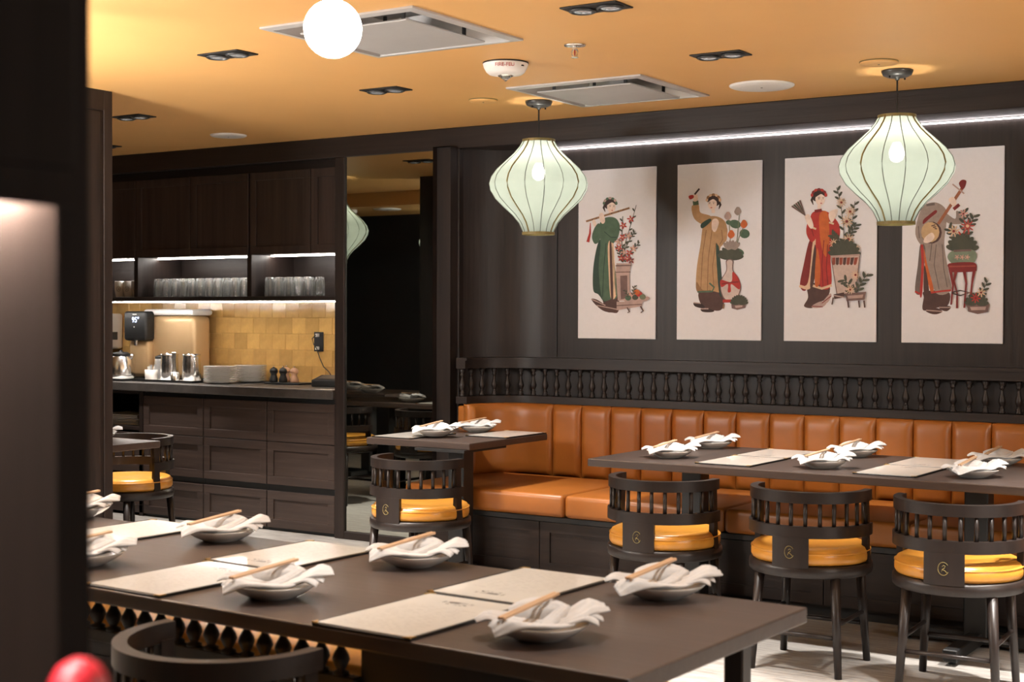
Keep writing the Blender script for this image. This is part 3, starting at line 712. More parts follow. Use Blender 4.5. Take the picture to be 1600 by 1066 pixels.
chop_me = G().bbox(-0.0036, 0.0036, -0.108, 0.108, 0.0, 0.0066, 0.0013).mesh('chopstick', CHOP)
_sp = G()
_sp.grid(lambda u, v: ((0.018 * math.sin(math.pi * min(1, max(0, u * .98 + .01))) ** .6) * (v - .5) * 2, -0.10 + 0.055 * u, 0.006 + 0.006 * ((v - .5) * 2) ** 2 - 0.006 * math.sin(math.pi * u)), 10, 8)
_sp.grid(lambda u, v: ((v - .5) * 2 * (0.0035 + 0.003 * u), -0.046 + 0.145 * u, 0.0065 + 0.006 * math.sin(math.pi * u * .5)), 12, 2)
spoon_me = _sp.mesh('spoon', STEEL, True, fix=False)
PG, NG, CGP, SG = 'white shallow plates with napkins', 'folded white napkins', 'pale wooden chopsticks', 'steel spoons on the napkins'
def setting(x, y, where, rn, seed, z=TT, spoon=False):
    p = obj('plate', plate_me, WHITE, loc=(x, y, z)); tag(p, 'white shallow plate ' + where, 'plate', PG)
    n = obj('napkin', NAP[seed % 3], CLOTH, loc=(x, y, z + 0.001)); n.rotation_euler = (0, 0, rn); tag(n, 'folded white napkin ' + where, 'napkin', NG)
    rc = R_(random.uniform(-7, 5))
    # rest the pair of sticks on the cloth: lowest line that clears every fold below it
    px, py = x - 0.020, y - 0.008; dx, dy = -math.sin(rc), math.cos(rc); cr, sr = math.cos(rn), math.sin(rn); pts = []
    for v in NAP[seed % 3].vertices:
        wx, wy = x + v.co.x * cr - v.co.y * sr - px, y + v.co.x * sr + v.co.y * cr - py
        t_ = wx * dx + wy * dy
        if abs(wx * dy - wy * dx) < 0.015 and abs(t_) < 0.112: pts.append((t_, v.co.z))
    b_ = min((max(zz - math.tan(R_(q_)) * tt for tt, zz in pts) + abs(q_ - 3) * 0.0002, q_) for q_ in [n_ * 0.5 for n_ in range(-6, 25)])[1]
    a_ = max(zz - math.tan(R_(b_)) * tt for tt, zz in pts)
    for k in (0, 1):
        c = obj('chopstick', chop_me, CHOP); o_ = -0.0048 + 0.0096 * k
        c.location = (px + o_ * math.cos(rc), py + o_ * math.sin(rc), z + 0.0014 + a_); c.rotation_euler = (R_(b_), 0, rc)
        tag(c, ('left', 'right')[k] + ' pale chopstick ' + where, 'chopstick', CGP)
    if spoon:
        s = obj('spoon', spoon_me, STEEL); s.location = (x - 0.046, y - 0.02, z + 0.0535); s.rotation_euler = (R_(6), 0, rc + R_(176)); tag(s, 'steel spoon ' + where, 'spoon', SG); solid(s, 0.0012)
A = R_(35)
setting(-1.566, 3.064, 'at the far right of the front table', A, 0)
setting(-2.307, 3.080, 'on the far side of the front table, second from right', A - .1, 1)
setting(-3.040, 3.106, 'on the far side of the front table, third from right', A + .1, 2)
setting(-3.783, 3.200, 'on the far side of the front table, cut by the left wall', A, 0)
setting(-1.574, 2.533, 'at the near right of the front table', A + .15, 1)
setting(-2.328, 2.550, 'on the near side of the front table, between two menus', A + .05, 2)
setting(-3.047, 2.600, 'on the near side of the front table, cut by the left wall', A, 0)
setting(-3.072, 6.100, 'on the chair side of the long table, leftmost', A, 1)
setting(-2.310, 6.074, 'on the chair side of the long table, middle', A - .1, 2)
setting(-1.657, 6.085, 'on the chair side of the long table, rightmost', A + .1, 0)
setting(-3.123, 6.665, 'on the bench side of the long table, leftmost', A, 2)
setting(-2.368, 6.655, 'on the bench side of the long table, middle', A, 0)
setting(-1.700, 6.655, 'on the bench side of the long table, rightmost', A - .15, 1)
setting(-4.639, 6.376, 'on the chair side of the small table by the mirror', A - .2, 0, TT + 0.0075)
setting(-4.660, 6.815, 'on the bench side of the small table by the mirror', A - .25, 2)
setting(-6.06, 5.25, 'on the table at the left partition', A, 1, 0.745)
setting(-6.70, 5.22, 'on the hidden part of the partition table, seen in the mirror', A, 0, 0.745)
setting(-7.75, 4.40, 'on the far mirrored table, right', A, 2)
setting(-8.25, 4.05, 'on the far mirrored table, left', A, 1)

# ------------------------------------------------------------------ menus
mw, mh = 0.137, 0.205
cov = G().bbox(-mw, mw, -mh, mh, 0.0, 0.0050, 0.0012).mesh('cover', BLK)
pag = G().box(-mw + 0.008, mw - 0.008, -mh + 0.008, mh - 0.008, 0.0048, 0.0062).mesh('page', PAGE)
edg = G().box(mw - 0.008, mw, -mh, mh, 0.0048, 0.0066).mesh('edge_binding', BLK)
cor = G().add([(0, 0, 0.0052), (-0.021, 0, 0.0052), (0, -0.021, 0.0052), (0, 0, 0.0075), (-0.021, 0, 0.0075), (0, -0.021, 0.0075)], [(0, 2, 1), (3, 4, 5), (0, 1, 4, 3), (1, 2, 5, 4), (2, 0, 3, 5)]).mesh('corner_guard', GOLD)
def menu(x, y, rz, label, z=TT):
    t = thing('menu', label, 'menu', (x, y, z + 0.0003), rz, 'beige menus with black binding')
    obj('cover', cov, BLK, t); obj('page', pag, PAGE, t); obj('edge_binding', edg, BLK, t)
    for sx, sy, a in ((1, 1, 0), (-1, 1, 90), (-1, -1, 180), (1, -1, 270)):
        c = obj('corner_guard', cor, GOLD, t, loc=(sx * mw, sy * mh, 0)); c.rotation_euler.z = R_(a)
    return t
PI = math.pi
menu(-1.905, 2.565, R_(-2), 'menu on the near side of the front table, right')
menu(-1.905, 2.985, PI + R_(-2), 'menu on the far side of the front table, right')
menu(-2.665, 2.595, R_(-2), 'menu on the near side of the front table, left')
menu(-2.670, 3.012, PI + R_(-2), 'menu on the far side of the front table, left')
menu(-3.375, 3.06, PI + R_(-2), 'menu on the far side of the front table, cut by the left wall')
menu(-2.712, 6.115, R_(-1), 'menu on the chair side of the long table, left')
menu(-2.712, 6.535, PI + R_(-1), 'menu on the bench side of the long table, left')
menu(-1.975, 6.115, R_(-1), 'menu on the chair side of the long table, right')
menu(-1.975, 6.535, PI + R_(-1), 'menu on the bench side of the long table, right')
menu(-4.795, 6.395, 0, 'menu under a plate on the small table by the mirror')
menu(-4.405, 6.73, 0, 'menu at the bench side of the small table by the mirror')
menu(-6.40, 5.19, 0, 'menu on the partition table, seen in the mirror', 0.745)

# ================================================================== POSTERS
INK = {}
def ink(c):
    if c not in INK: INK[c] = mat('print_%d' % len(INK), c, 0.7, noise=22, noise_amt=0.16)
    return INK[c]
def srgb(r, g, b): return tuple(((c / 255 + 0.055) / 1.055) ** 2.4 if c > 10 else c / 3294 for c in (r, g, b))
def smooth_poly(P, n=5):
    out = []; m = len(P)
    for i in range(m):
        p0, p1, p2, p3 = P[i - 1], P[i], P[(i + 1) % m], P[(i + 2) % m]
        for k in range(n):
            t = k / n
            out.append(tuple(0.5 * (2 * p1[a] + (p2[a] - p0[a]) * t + (2 * p0[a] - 5 * p1[a] + 4 * p2[a] - p3[a]) * t * t + (3 * p1[a] - p0[a] - 3 * p2[a] + p3[a]) * t ** 3) for a in (0, 1)))
    return out
class Poster:
    PW, PH = 0.514, 0.991
    def __init__(s, x0, label, corners):
        s.t = thing('poster', label, 'poster', (x0, 7.4, 1.283), 0, 'tall pale posters of robed musicians'); s.c = corners; s.layer = 0; s.sh = {}
        obj('sheet', G().bbox(0, s.PW, -0.012, -0.0005, 0, s.PH, 0.002), POSTER, s.t)
    def uv(s, p):
        (x0, y0), (x1, y1), (x2, y2), (x3, y3) = s.c      # TL TR BL BR
        u = v = 0.5
        for _ in range(6):
            xl = x0 + (x2 - x0) * v; xr = x1 + (x3 - x1) * v; u = (p[0] - xl) / (xr - xl)
            yt = y0 + (y1 - y0) * u; yb = y2 + (y3 - y2) * u; v = (p[1] - yt) / (yb - yt)
        return u * s.PW, (1 - v) * s.PH
    def poly(s, name, col, pts, sm=True):
        s.layer += 1; y = -0.0123 - 0.00006 * s.layer
        P = [s.uv(p) for p in (smooth_poly(pts) if sm else pts)]
        s.sh.setdefault((name, col), []).append([(a, y, b) for a, b in P])
    def blob(s, name, col, x, y, rx, ry, rot=0):
        c, sn = math.cos(rot), math.sin(rot)
        s.poly(name, col, [(x + rx * math.cos(a) * c - ry * math.sin(a) * sn, y + rx * math.cos(a) * sn + ry * math.sin(a) * c) for a in [2 * PI * k / 14 for k in range(14)]], False)
    def line(s, name, col, pts, wd):
        L = []; Rr = []; m = len(pts)
        for k, p in enumerate(pts):
            a = pts[max(k - 1, 0)]; b = pts[min(k + 1, m - 1)]; dx, dy = b[0] - a[0], b[1] - a[1]; l = math.hypot(dx, dy) or 1
            ww = wd[k] if isinstance(wd, (list, tuple)) else wd
            L.append((p[0] - dy / l * ww / 2, p[1] + dx / l * ww / 2)); Rr.append((p[0] + dy / l * ww / 2, p[1] - dx / l * ww / 2))
        s.poly(name, col, L + Rr[::-1], False)
    def flower(s, col, mid, x, y, r, n=6):
        s.poly('flower_print', col, [(x + r * (.62 + .38 * math.cos(n * a)) * math.cos(a + x), y + r * (.62 + .38 * math.cos(n * a)) * math.sin(a + x)) for a in [2 * PI * k / (6 * n) for k in range(6 * n)]], False)
        s.blob('flower_centre_print', mid, x, y, r * .22, r * .22)
    def leaf(s, col, x, y, l, a): s.blob('leaf_print', col, x + l / 2 * math.cos(a), y + l / 2 * math.sin(a), l / 2, l / 5, a)
    def sprig(s, stem, leafc, pts, n=8, l=16):
        s.line('leaf_print', stem, pts, 3)
        for k in range(n):
            i = min(int(k / n * (len(pts) - 1)), len(pts) - 2); f = k / n * (len(pts) - 1) - i
            x = pts[i][0] + (pts[i + 1][0] - pts[i][0]) * f; y = pts[i][1] + (pts[i + 1][1] - pts[i][1]) * f
            a = math.atan2(pts[i + 1][1] - pts[i][1], pts[i + 1][0] - pts[i][0]) + (0.8 if k % 2 else -0.8); s.leaf(leafc, x, y, l, a)
    def done(s):
        def put(name, col, polys):
            me = bpy.data.meshes.new(name); v = []; f = []
            for P in polys: f.append(tuple(range(len(v), len(v) + len(P)))); v += P
            me.from_pydata(v, [], f); me.materials.append(ink(col)); return obj(name, me, ink(col), s.t)
        for (name, col), polys in s.sh.items():
            if name in ('leaf_print', 'fold_print', 'features_print', 'flower_centre_print', 'fruit_print'):
                put(name, col, polys)['kind'] = 'stuff'      # tiny printed strokes
            else:
                for P in polys: put(name, col, [P])
SK, SK2, HAIR = srgb(226, 205, 192), srgb(205, 175, 160), srgb(52, 36, 34)
GRN, GRN2, BRN, DBRN = srgb(74, 98, 78), srgb(44, 66, 56), srgb(140, 104, 74), srgb(78, 54, 50)
REDP, DRED, LEAFD, LEAFL = srgb(172, 50, 44), srgb(120, 34, 34), srgb(70, 72, 60), srgb(104, 112, 88)
PINK, CREAM, TAN, TAN2 = srgb(198, 150, 138), srgb(212, 180, 150), srgb(176, 138, 98), srgb(140, 102, 68)
STONEC, STONED, ORNG = srgb(176, 150, 142), srgb(112, 88, 84), srgb(190, 96, 44)
GRY, GRYD = srgb(150, 134, 126), srgb(104, 92, 88)

def head(P, x, y, s, turn, hairpts=None, band=None):
    """simple face turned left (-1) or right (+1)"""
    P.blob('hair_print', HAIR, x - turn * s * .25, y - s * .28, s * .86, s * .80)
    P.line('hair_print', HAIR, [(x - turn * s * .8, y - s * .2), (x - turn * s * 1.05, y + s * .3), (x - turn * s * .85, y + s * .85)], [s * .4, s * .3, s * .08])
    P.blob('face_print', SK, x, y + s * .16, s * .60, s * .80)
    P.line('face_print', SK, [(x - turn * s * .1, y + s * .7), (x - turn * s * .12, y + s * 1.35)], s * .45)
    P.poly('hair_print', HAIR, [(x - s * .66, y - s * .05), (x - s * .55, y - s * .75), (x, y - s * .95), (x + s * .55, y - s * .75), (x + s * .66, y - s * .1), (x + s * .1, y - s * .45)])
    for e in (-.22, .30): P.blob('features_print', DBRN, x + turn * s * (e + .06), y + s * .12, s * .10, s * .045); P.line('features_print', DBRN, [(x + turn * s * (e - .08), y - s * .04), (x + turn * s * (e + .2), y - s * .06)], s * .05)
    P.line('features_print', SK2, [(x + turn * s * .14, y + s * .15), (x + turn * s * .2, y + s * .42), (x + turn * s * .1, y + s * .45)], s * .05)
    P.blob('features_print', REDP, x + turn * s * .12, y + s * .66, s * .12, s * .06)
    if band: 
        for k in range(7):
            a = PI * (1.05 + 0.9 * k / 6); P.blob('headscarf_print', band[k % len(band)], x - turn * s * .15 + s * .86 * math.cos(a), y - s * .22 + s * .80 * math.sin(a), s * .24, s * .17, a + PI / 2)

# 1: green robe, flute, vase stand
P = Poster(-4.332, 'poster of a musician in a green robe playing a flute, leftmost', [(55, 125), (458, 100), (47, 997), (449, 1000)])
P.poly('trousers_print', DBRN, [(182, 770), (258, 770), (262, 855), (228, 862), (196, 850)])
for pts in ([(120, 792), (150, 795), (195, 825), (190, 838), (150, 828)], [(150, 825), (200, 828), (255, 845), (250, 862), (190, 856)]): P.poly('shoe_print', DBRN, pts); P.line('shoe_print', STONEC, [pts[0], pts[2]], 5)
P.poly('robe_print', GRN2, [(170, 480), (135, 600), (130, 740), (158, 768), (200, 800), (215, 600)])
P.poly('robe_print', GRN, [(188, 372), (240, 366), (268, 398), (262, 470), (238, 505), (244, 600), (258, 770), (225, 792), (178, 790), (160, 640), (170, 500), (160, 420)])
P.poly('robe_lining_print', CREAM, [(210, 505), (238, 502), (247, 700), (250, 775), (222, 785), (212, 650)])
P.poly('robe_lining_print', DBRN, [(218, 505), (228, 504), (236, 780), (224, 784)])
P.poly('sleeve_print', GRN, [(165, 400), (140, 420), (125, 470), (142, 505), (168, 480)]); P.poly('sleeve_print', GRN, [(180, 430), (250, 385), (272, 410), (262, 470), (235, 500), (205, 470)])
P.line('fold_print', GRN2, [(200, 500), (186, 640), (180, 780)], 4); P.line('fold_print', GRN2, [(190, 440), (225, 470), (255, 470)], 4); P.line('fold_print', LEAFL, [(232, 520), (240, 640), (250, 770)], 3)
head(P, 228, 305, 38, 1, band=[GRN, STONEC])
P.line('instrument_print', BRN, [(95, 388), (210, 352), (323, 317)], 10)
for x in (130, 150, 230, 265, 290): P.blob('instrument_print', DBRN, x, 388 - (x - 95) * .311, 3, 3)
P.poly('hand_print', SK, [(165, 350), (185, 345), (196, 385), (182, 400), (168, 380)]); P.poly('hand_print', SK, [(128, 385), (142, 380), (150, 405), (138, 415)])
P.line('tassel_print', REDP, [(118, 395), (116, 450), (104, 495)], [3, 10, 16])
for pts in ([(290, 600), (300, 500), (330, 400), (358, 302)], [(290, 600), (282, 480), (288, 360)], [(300, 600), (340, 530), (375, 495)], [(295, 540), (330, 470), (350, 440)], [(285, 590), (262, 520)]): P.sprig(LEAFD, LEAFD, pts, 9, 20)
for x, y, c in ((330, 375, REDP), (292, 408, REDP), (288, 470, REDP), (268, 525, REDP), (322, 552, REDP), (280, 578, REDP), (312, 580, REDP), (296, 548, PINK), (318, 462, PINK), (344, 528, PINK), (330, 590, DRED), (266, 495, PINK)): P.flower(c, CREAM, x, y, 20, 5)
P.poly('stand_print', STONEC, [(256, 605), (332, 605), (322, 650), (325, 800), (262, 800), (252, 650)], False); P.poly('stand_print', STONED, [(275, 670), (312, 668), (312, 790), (278, 792)], False)
P.line('stand_print', STONED, [(252, 618), (332, 616)], 6); P.line('stand_print', STONED, [(252, 652), (328, 650)], 5)
P.poly('stand_print', STONEC, [(256, 805), (392, 800), (384, 828), (256, 850)], False); P.line('stand_print', STONED, [(256, 826), (386, 818)], 5)
P.line('stand_print', DBRN, [(310, 835), (322, 858), (312, 862)], 6); P.line('stand_print', DBRN, [(378, 828), (392, 852), (380, 862)], 6)
P.poly('bowl_print', STONEC, [(298, 788), (416, 778), (404, 802), (310, 806)])
for x, y, c in ((330, 770, PINK), (352, 782, LEAFD), (372, 765, REDP), (390, 780, LEAFL), (360, 755, ORNG), (316, 785, GRN)): P.blob('fruit_print', c, x, y, 16, 14)
P.sprig(LEAFD, LEAFD, [(340, 770), (350, 720)], 6, 16); P.sprig(LEAFD, LEAFD, [(320, 780), (298, 742)], 5, 14)
P.done()

# 2: tan robe, clapper, lotus vase
P = Poster(-3.682, 'poster of a musician in a tan robe with one arm raised, second from left', [(568, 93), (1006, 67), (560, 1000), (998, 1007)])
P.poly('trousers_print', DBRN, [(685, 745), (805, 740), (803, 838), (750, 848), (692, 820)])
for pts in ([(652, 808), (690, 812), (712, 832), (700, 838), (660, 828)], [(690, 840), (730, 840), (760, 850), (745, 858), (700, 856)]): P.poly('shoe_print', HAIR, pts); P.line('shoe_print', STONEC, [pts[0], pts[1]], 6)
P.poly('robe_print', TAN, [(715, 368), (775, 360), (822, 395), (826, 480), (795, 515), (790, 600), (806, 745), (748, 748), (672, 748), (668, 640), (690, 500), (700, 420)])
P.poly('robe_print', GRN2, [(770, 520), (786, 520), (804, 748), (785, 752)])
P.poly('robe_print', TAN2, [(668, 700), (700, 742), (740, 742), (735, 752), (672, 752)])
P.line('robe_lining_print', GRN, [(672, 752), (750, 750), (760, 728), (735, 706)], 9)
P.poly('sleeve_print', TAN, [(645, 305), (680, 300), (690, 340), (745, 360), (722, 405), (670, 385), (648, 350)]); P.line('sleeve_print', GRN, [(650, 292), (680, 288)], 22)
P.poly('sleeve_print', TAN, [(790, 390), (828, 420), (822, 480), (790, 518), (762, 470), (760, 440), (785, 450)])
P.poly('sleeve_print', GRN2, [(692, 400), (735, 372), (745, 385), (700, 422)])
for pts in ([(720, 430), (700, 560), (690, 740)], [(750, 430), (730, 580), (725, 745)], [(770, 500), (752, 620), (758, 720)], [(800, 430), (805, 480), (790, 505)]): P.line('fold_print', TAN2, pts, 4)
head(P, 752, 288, 40, -1, band=[CREAM, TAN2])
P.poly('hand_print', SK, [(652, 250), (672, 246), (676, 275), (656, 282)]); P.poly('hand_print', SK, [(752, 380), (775, 372), (786, 395), (768, 440), (750, 425)])
P.line('instrument_print', HAIR, [(660, 246), (685, 216)], 9); P.poly('tassel_print', REDP, [(628, 255), (650, 248), (655, 262), (636, 272)])
for x, y, rx, ry in ((830, 565, 34, 20), (886, 545, 30, 18), (870, 400, 30, 22), (918, 450, 26, 24), (838, 392, 16, 12)): P.blob('leaf_print', GRN, x, y, rx, ry, 0.3)
for pts in ([(840, 590), (845, 480), (838, 370)], [(845, 590), (880, 480), (892, 350)], [(850, 590), (890, 470), (915, 410)], [(845, 590), (850, 520)]): P.line('leaf_print', LEAFL, pts, 4)
for k in range(9): P.leaf(LEAFD, 845, 580, 70, -0.2 - k * .33)
for x, y, c in ((833, 360, STONEC), (884, 335, GRY), (915, 402, ORNG), (850, 455, ORNG)): P.poly('flower_print', c, [(x - 18, y + 4), (x - 8, y - 20), (x, y - 24), (x + 9, y - 20), (x + 18, y + 2), (x, y + 20)])
for k in range(6): P.blob('flower_print', GRY, 852 + (k - 2.5) * 11, 505 - abs(k - 2.5) * -4, 10, 24, (k - 2.5) * .25)
P.poly('vase_print', STONED, [(824, 588), (860, 588), (860, 640), (892, 690), (899, 740), (872, 795), (816, 795), (793, 740), (797, 690), (824, 640)])
P.poly('vase_print', srgb(196, 178, 170), [(828, 592), (856, 592), (856, 640), (888, 690), (894, 740), (868, 790), (820, 790), (798, 740), (802, 690), (828, 640)])
P.poly('ribbon_print', REDP, [(796, 690), (850, 700), (858, 648), (892, 690), (892, 740), (850, 712), (848, 750), (832, 752), (832, 712), (800, 728)])
P.line('ribbon_print', DRED, [(800, 712), (840, 704), (888, 700)], 6)
P.line('stand_print', REDP, [(806, 800), (882, 800)], 16); P.line('stand_print', BRN, [(812, 815), (808, 840)], 8)
P.poly('pot_print', STONED, [(850, 815), (925, 812), (922, 835), (880, 846), (852, 838)], False); P.poly('pot_print', STONEC, [(868, 824), (908, 822), (906, 832), (872, 836)], False)
for k in range(11): P.leaf(LEAFD, 890, 815, 48, -0.15 - k * .28)
P.done()

# 3: red robe, fan of strips, daisy pot
P = Poster(-3.035, 'poster of a musician in a red robe, second from right', [(57, 120), (503, 94), (50, 1013), (499, 1020)])
P.poly('trousers_print', DBRN, [(172, 735), (272, 735), (268, 800), (215, 830), (192, 852), (152, 842), (172, 800)])
for pts in ([(190, 842), (232, 820), (262, 826), (245, 846), (205, 852)], [(240, 828), (278, 782), (286, 792), (268, 825)]): P.poly('shoe_print', STONEC, pts); P.line('shoe_print', DRED, [pts[0], pts[-2]], 4)
P.poly('robe_print', DRED, [(180, 520), (150, 640), (132, 745), (170, 752), (205, 560)])
P.poly('robe_print', REDP, [(188, 392), (225, 375), (275, 385), (322, 440), (326, 500), (300, 520), (282, 600), (286, 740), (235, 752), (210, 640), (196, 540), (182, 460)])
P.poly('robe_print', ORNG, [(230, 390), (268, 388), (276, 520), (262, 600), (240, 560), (228, 470)])
P.poly('robe_lining_print', CREAM, [(196, 525), (210, 525), (190, 742), (135, 752), (132, 738), (172, 725)]); P.line('robe_lining_print', CREAM, [(196, 742), (240, 756), (288, 740)], 12)
P.poly('robe_print', DBRN, [(205, 540), (214, 640), (198, 735), (182, 735)])
P.poly('robe_print', ORNG, [(216, 560), (232, 640), (228, 735), (205, 730)])
P.poly('sleeve_print', REDP, [(168, 440), (195, 400), (222, 430), (215, 500), (190, 528), (165, 490)]); P.poly('sleeve_print', REDP, [(275, 400), (312, 440), (328, 480), (310, 518), (285, 500)])
for pts in ([(250, 520), (240, 640), (246, 745)], [(268, 540), (262, 660), (270, 740)], [(185, 450), (200, 500)]): P.line('fold_print', DRED, pts, 4)
P.line('sleeve_print', CREAM, [(188, 455), (212, 465)], 9); P.line('sleeve_print', CREAM, [(275, 432), (298, 440)], 9)
head(P, 232, 312, 40, 1, band=[REDP, DRED])
P.line('collar_print', DRED, [(205, 378), (240, 372)], 14)
for k in range(5): P.line('instrument_print', LEAFD if k % 2 else STONED, [(160, 400), (92 + k * 10, 352 - k * 7)], [3, 9])
P.poly('hand_print', SK, [(158, 400), (180, 395), (200, 450), (185, 462), (165, 430)]); P.poly('hand_print', SK, [(278, 380), (315, 368), (312, 395), (290, 432), (275, 410)])
for pts in ([(350, 590), (345, 450), (330, 330), (312, 262)], [(355, 590), (385, 450), (400, 330)], [(350, 590), (372, 500), (410, 440)], [(345, 590), (320, 520), (290, 490)]): P.sprig(LEAFD, LEAFD, pts, 14, 28)
for x, y, r in ((336, 335, 26), (378, 380, 27), (362, 428, 32), (370, 515, 30), (345, 562, 32), (300, 535, 24), (410, 560, 22)): P.flower(CREAM, DRED, x, y, r, 11)
for k in range(10): P.leaf(LEAFD, 350, 592, 80, -0.1 - k * .32)
P.poly('pot_print', STONED, [(284, 596), (426, 588), (408, 784), (314, 789)], False)
P.poly('pot_print', srgb(192, 170, 160), [(288, 598), (422, 590), (404, 780), (318, 785)], False)
for k in range(7): P.poly('pot_print', DBRN if k % 2 else srgb(140, 66, 50), [(292 + k * 18, 605), (308 + k * 18, 604), (307 + k * 17, 636), (300 + k * 17, 643), (293 + k * 17, 636)], False)
P.line('pot_print', STONEC, [(286, 600), (424, 592)], 9)
P.poly('stand_print', DBRN, [(300, 785), (350, 775), (352, 800), (302, 808)], False); P.line('stand_print', STONEC, [(300, 790), (352, 800)], 6); P.line('stand_print', DBRN, [(298, 800), (292, 835)], 6)
P.poly('pot_print', STONED, [(355, 780), (455, 772), (448, 812), (362, 818)], False); P.poly('pot_print', STONEC, [(366, 792), (442, 786), (438, 802), (370, 806)], False)
for x in (368, 420, 445): P.line('stand_print', DBRN, [(x, 815), (x + 4, 850)], 7)
P.sprig(LEAFD, LEAFD, [(385, 780), (370, 730), (345, 712)], 7, 34); P.sprig(LEAFD, LEAFD, [(410, 778), (430, 730), (465, 682)], 8, 34)
P.flower(CREAM, DRED, 405, 690, 25, 11); P.flower(CREAM, DRED, 380, 762, 24, 11)
P.done()

# 4: grey robe, lute, flower pot on a stool
P = Poster(-2.386, 'poster of a musician in a grey robe holding a round lute, rightmost', [(628, 86), (1131, 57), (625, 1021), (1122, 1026)])
P.poly('trousers_print', DBRN, [(742, 770), (860, 770), (858, 838), (800, 850), (735, 862), (738, 800)])
for pts in ([(750, 862), (800, 850), (832, 868), (800, 882), (765, 876)], [(815, 848), (858, 840), (874, 848), (855, 866), (830, 862)]): P.poly('shoe_print', DBRN, pts); P.line('shoe_print', STONEC, [pts[0], pts[2]], 5)
P.poly('robe_print', GRY, [(745, 345), (800, 335), (848, 370), (850, 440), (840, 540), (862, 680), (874, 765), (800, 778), (755, 640), (735, 540), (705, 440), (718, 380)])
P.poly('robe_print', GRYD, [(720, 540), (745, 560), (735, 700), (725, 780), (694, 768), (708, 640)])
P.poly('robe_lining_print', REDP, [(722, 545), (734, 545), (738, 640), (730, 785), (718, 782), (726, 640)]); P.poly('robe_lining_print', ORNG, [(738, 560), (756, 640), (788, 760), (772, 770), (746, 660)])
P.poly('robe_lining_print', DBRN, [(742, 640), (765, 770), (738, 772)]); P.line('robe_lining_print', REDP, [(774, 776), (830, 768), (874, 764)], 9); P.line('robe_lining_print', REDP, [(694, 770), (728, 786)], 9)
P.poly('sleeve_print', GRY, [(740, 360), (705, 420), (695, 490), (722, 540), (745, 520), (735, 450)]); P.poly('sleeve_print', GRY, [(830, 375), (892, 415), (900, 375), (932, 400), (930, 435), (880, 440), (845, 425)])
P.poly('robe_lining_print', DRED, [(795, 372), (760, 398), (735, 420), (735, 440), (770, 410), (802, 384)])
for pts in ([(800, 540), (790, 640), (815, 760)], [(830, 540), (838, 660), (856, 750)], [(780, 520), (768, 620)], [(710, 450), (715, 510)]): P.line('fold_print', GRYD, pts, 4)
head(P, 775, 268, 40, 1, band=[GRY, GRYD])
P.line('collar_print', GRYD, [(750, 348), (792, 342)], 12)
P.line('instrument_print', srgb(150, 92, 64), [(810, 440), (930, 262)], 15); P.poly('instrument_print', DRED, [(920, 262), (912, 240), (928, 224), (948, 230), (942, 258), (930, 272)])
P.line('instrument_print', STONEC, [(880, 245), (938, 292)], 7)
P.blob('instrument_print', DBRN, 776, 482, 52, 54); P.blob('instrument_print', srgb(196, 162, 122), 770, 480, 46, 50)
for k in range(3): P.line('instrument_print', DBRN, [(776 + k * 8, 450 + k * 6), (796 + k * 4, 444 + k * 10)], 5)
P.poly('hand_print', SK, [(745, 505), (778, 482), (792, 505), (768, 530), (738, 530)]); P.poly('hand_print', SK, [(862, 318), (885, 308), (900, 335), (890, 355), (870, 340)]); P.line('sleeve_print', DRED, [(886, 368), (914, 345)], 16)
for pts in ([(930, 560), (940, 450), (935, 370)], [(935, 560), (965, 450), (990, 395)], [(925, 560), (890, 500), (862, 455)]): P.sprig(LEAFD, LEAFD, pts, 10, 34)
P.flower(REDP, CREAM, 932, 512, 44, 9); P.flower(srgb(176, 74, 66), CREAM, 955, 450, 36, 9); P.flower(CREAM, DRED, 888, 475, 32, 8); P.flower(PINK, DRED, 935, 390, 24, 6)
for k in range(9): P.leaf(LEAFD, 930, 565, 82, -0.15 - k * .35)
P.poly('pot_print', srgb(118, 132, 112), [(888, 570), (975, 565), (1000, 590), (990, 625), (960, 640), (900, 642), (868, 622), (858, 595)]); P.line('pot_print', STONED, [(888, 572), (974, 568)], 10)
for x in (905, 930, 955): P.flower(PINK, CREAM, x, 602, 14, 5)
P.poly('stool_print', DRED, [(870, 632), (985, 628), (1000, 660), (985, 672), (880, 675), (862, 655)]); P.line('stool_print', srgb(150, 70, 60), [(866, 648), (996, 645)], 7)
for pts in ([(872, 665), (885, 740), (876, 835)], [(900, 670), (890, 720), (906, 780), (905, 852)], [(940, 668), (950, 730), (940, 850)], [(990, 660), (978, 730), (968, 830)]): P.line('stool_print', DRED, pts, [16, 9, 8, 10][:len(pts)])
P.line('stool_print', HAIR, [(880, 775), (920, 765), (968, 775), (920, 790), (880, 778)], 6)
P.poly('pot_print', STONED, [(950, 832), (1062, 830), (1055, 870), (1005, 880), (960, 868)], False); P.poly('pot_print', STONEC, [(968, 846), (1046, 844), (1042, 860), (975, 862)], False)
for k in range(9): P.leaf(LEAFD, 1000, 832, 60, -0.1 - k * .36)
P.sprig(LEAFD, LEAFD, [(1005, 830), (1030, 770), (1055, 715)], 9, 30); P.flower(REDP, DRED, 996, 802, 26, 8); P.flower(CREAM, DRED, 1022, 775, 24, 7)
P.done()
ORD = ['first', 'second', 'third', 'fourth', 'fifth', 'sixth', 'seventh', 'eighth', 'ninth', 'tenth', 'eleventh']

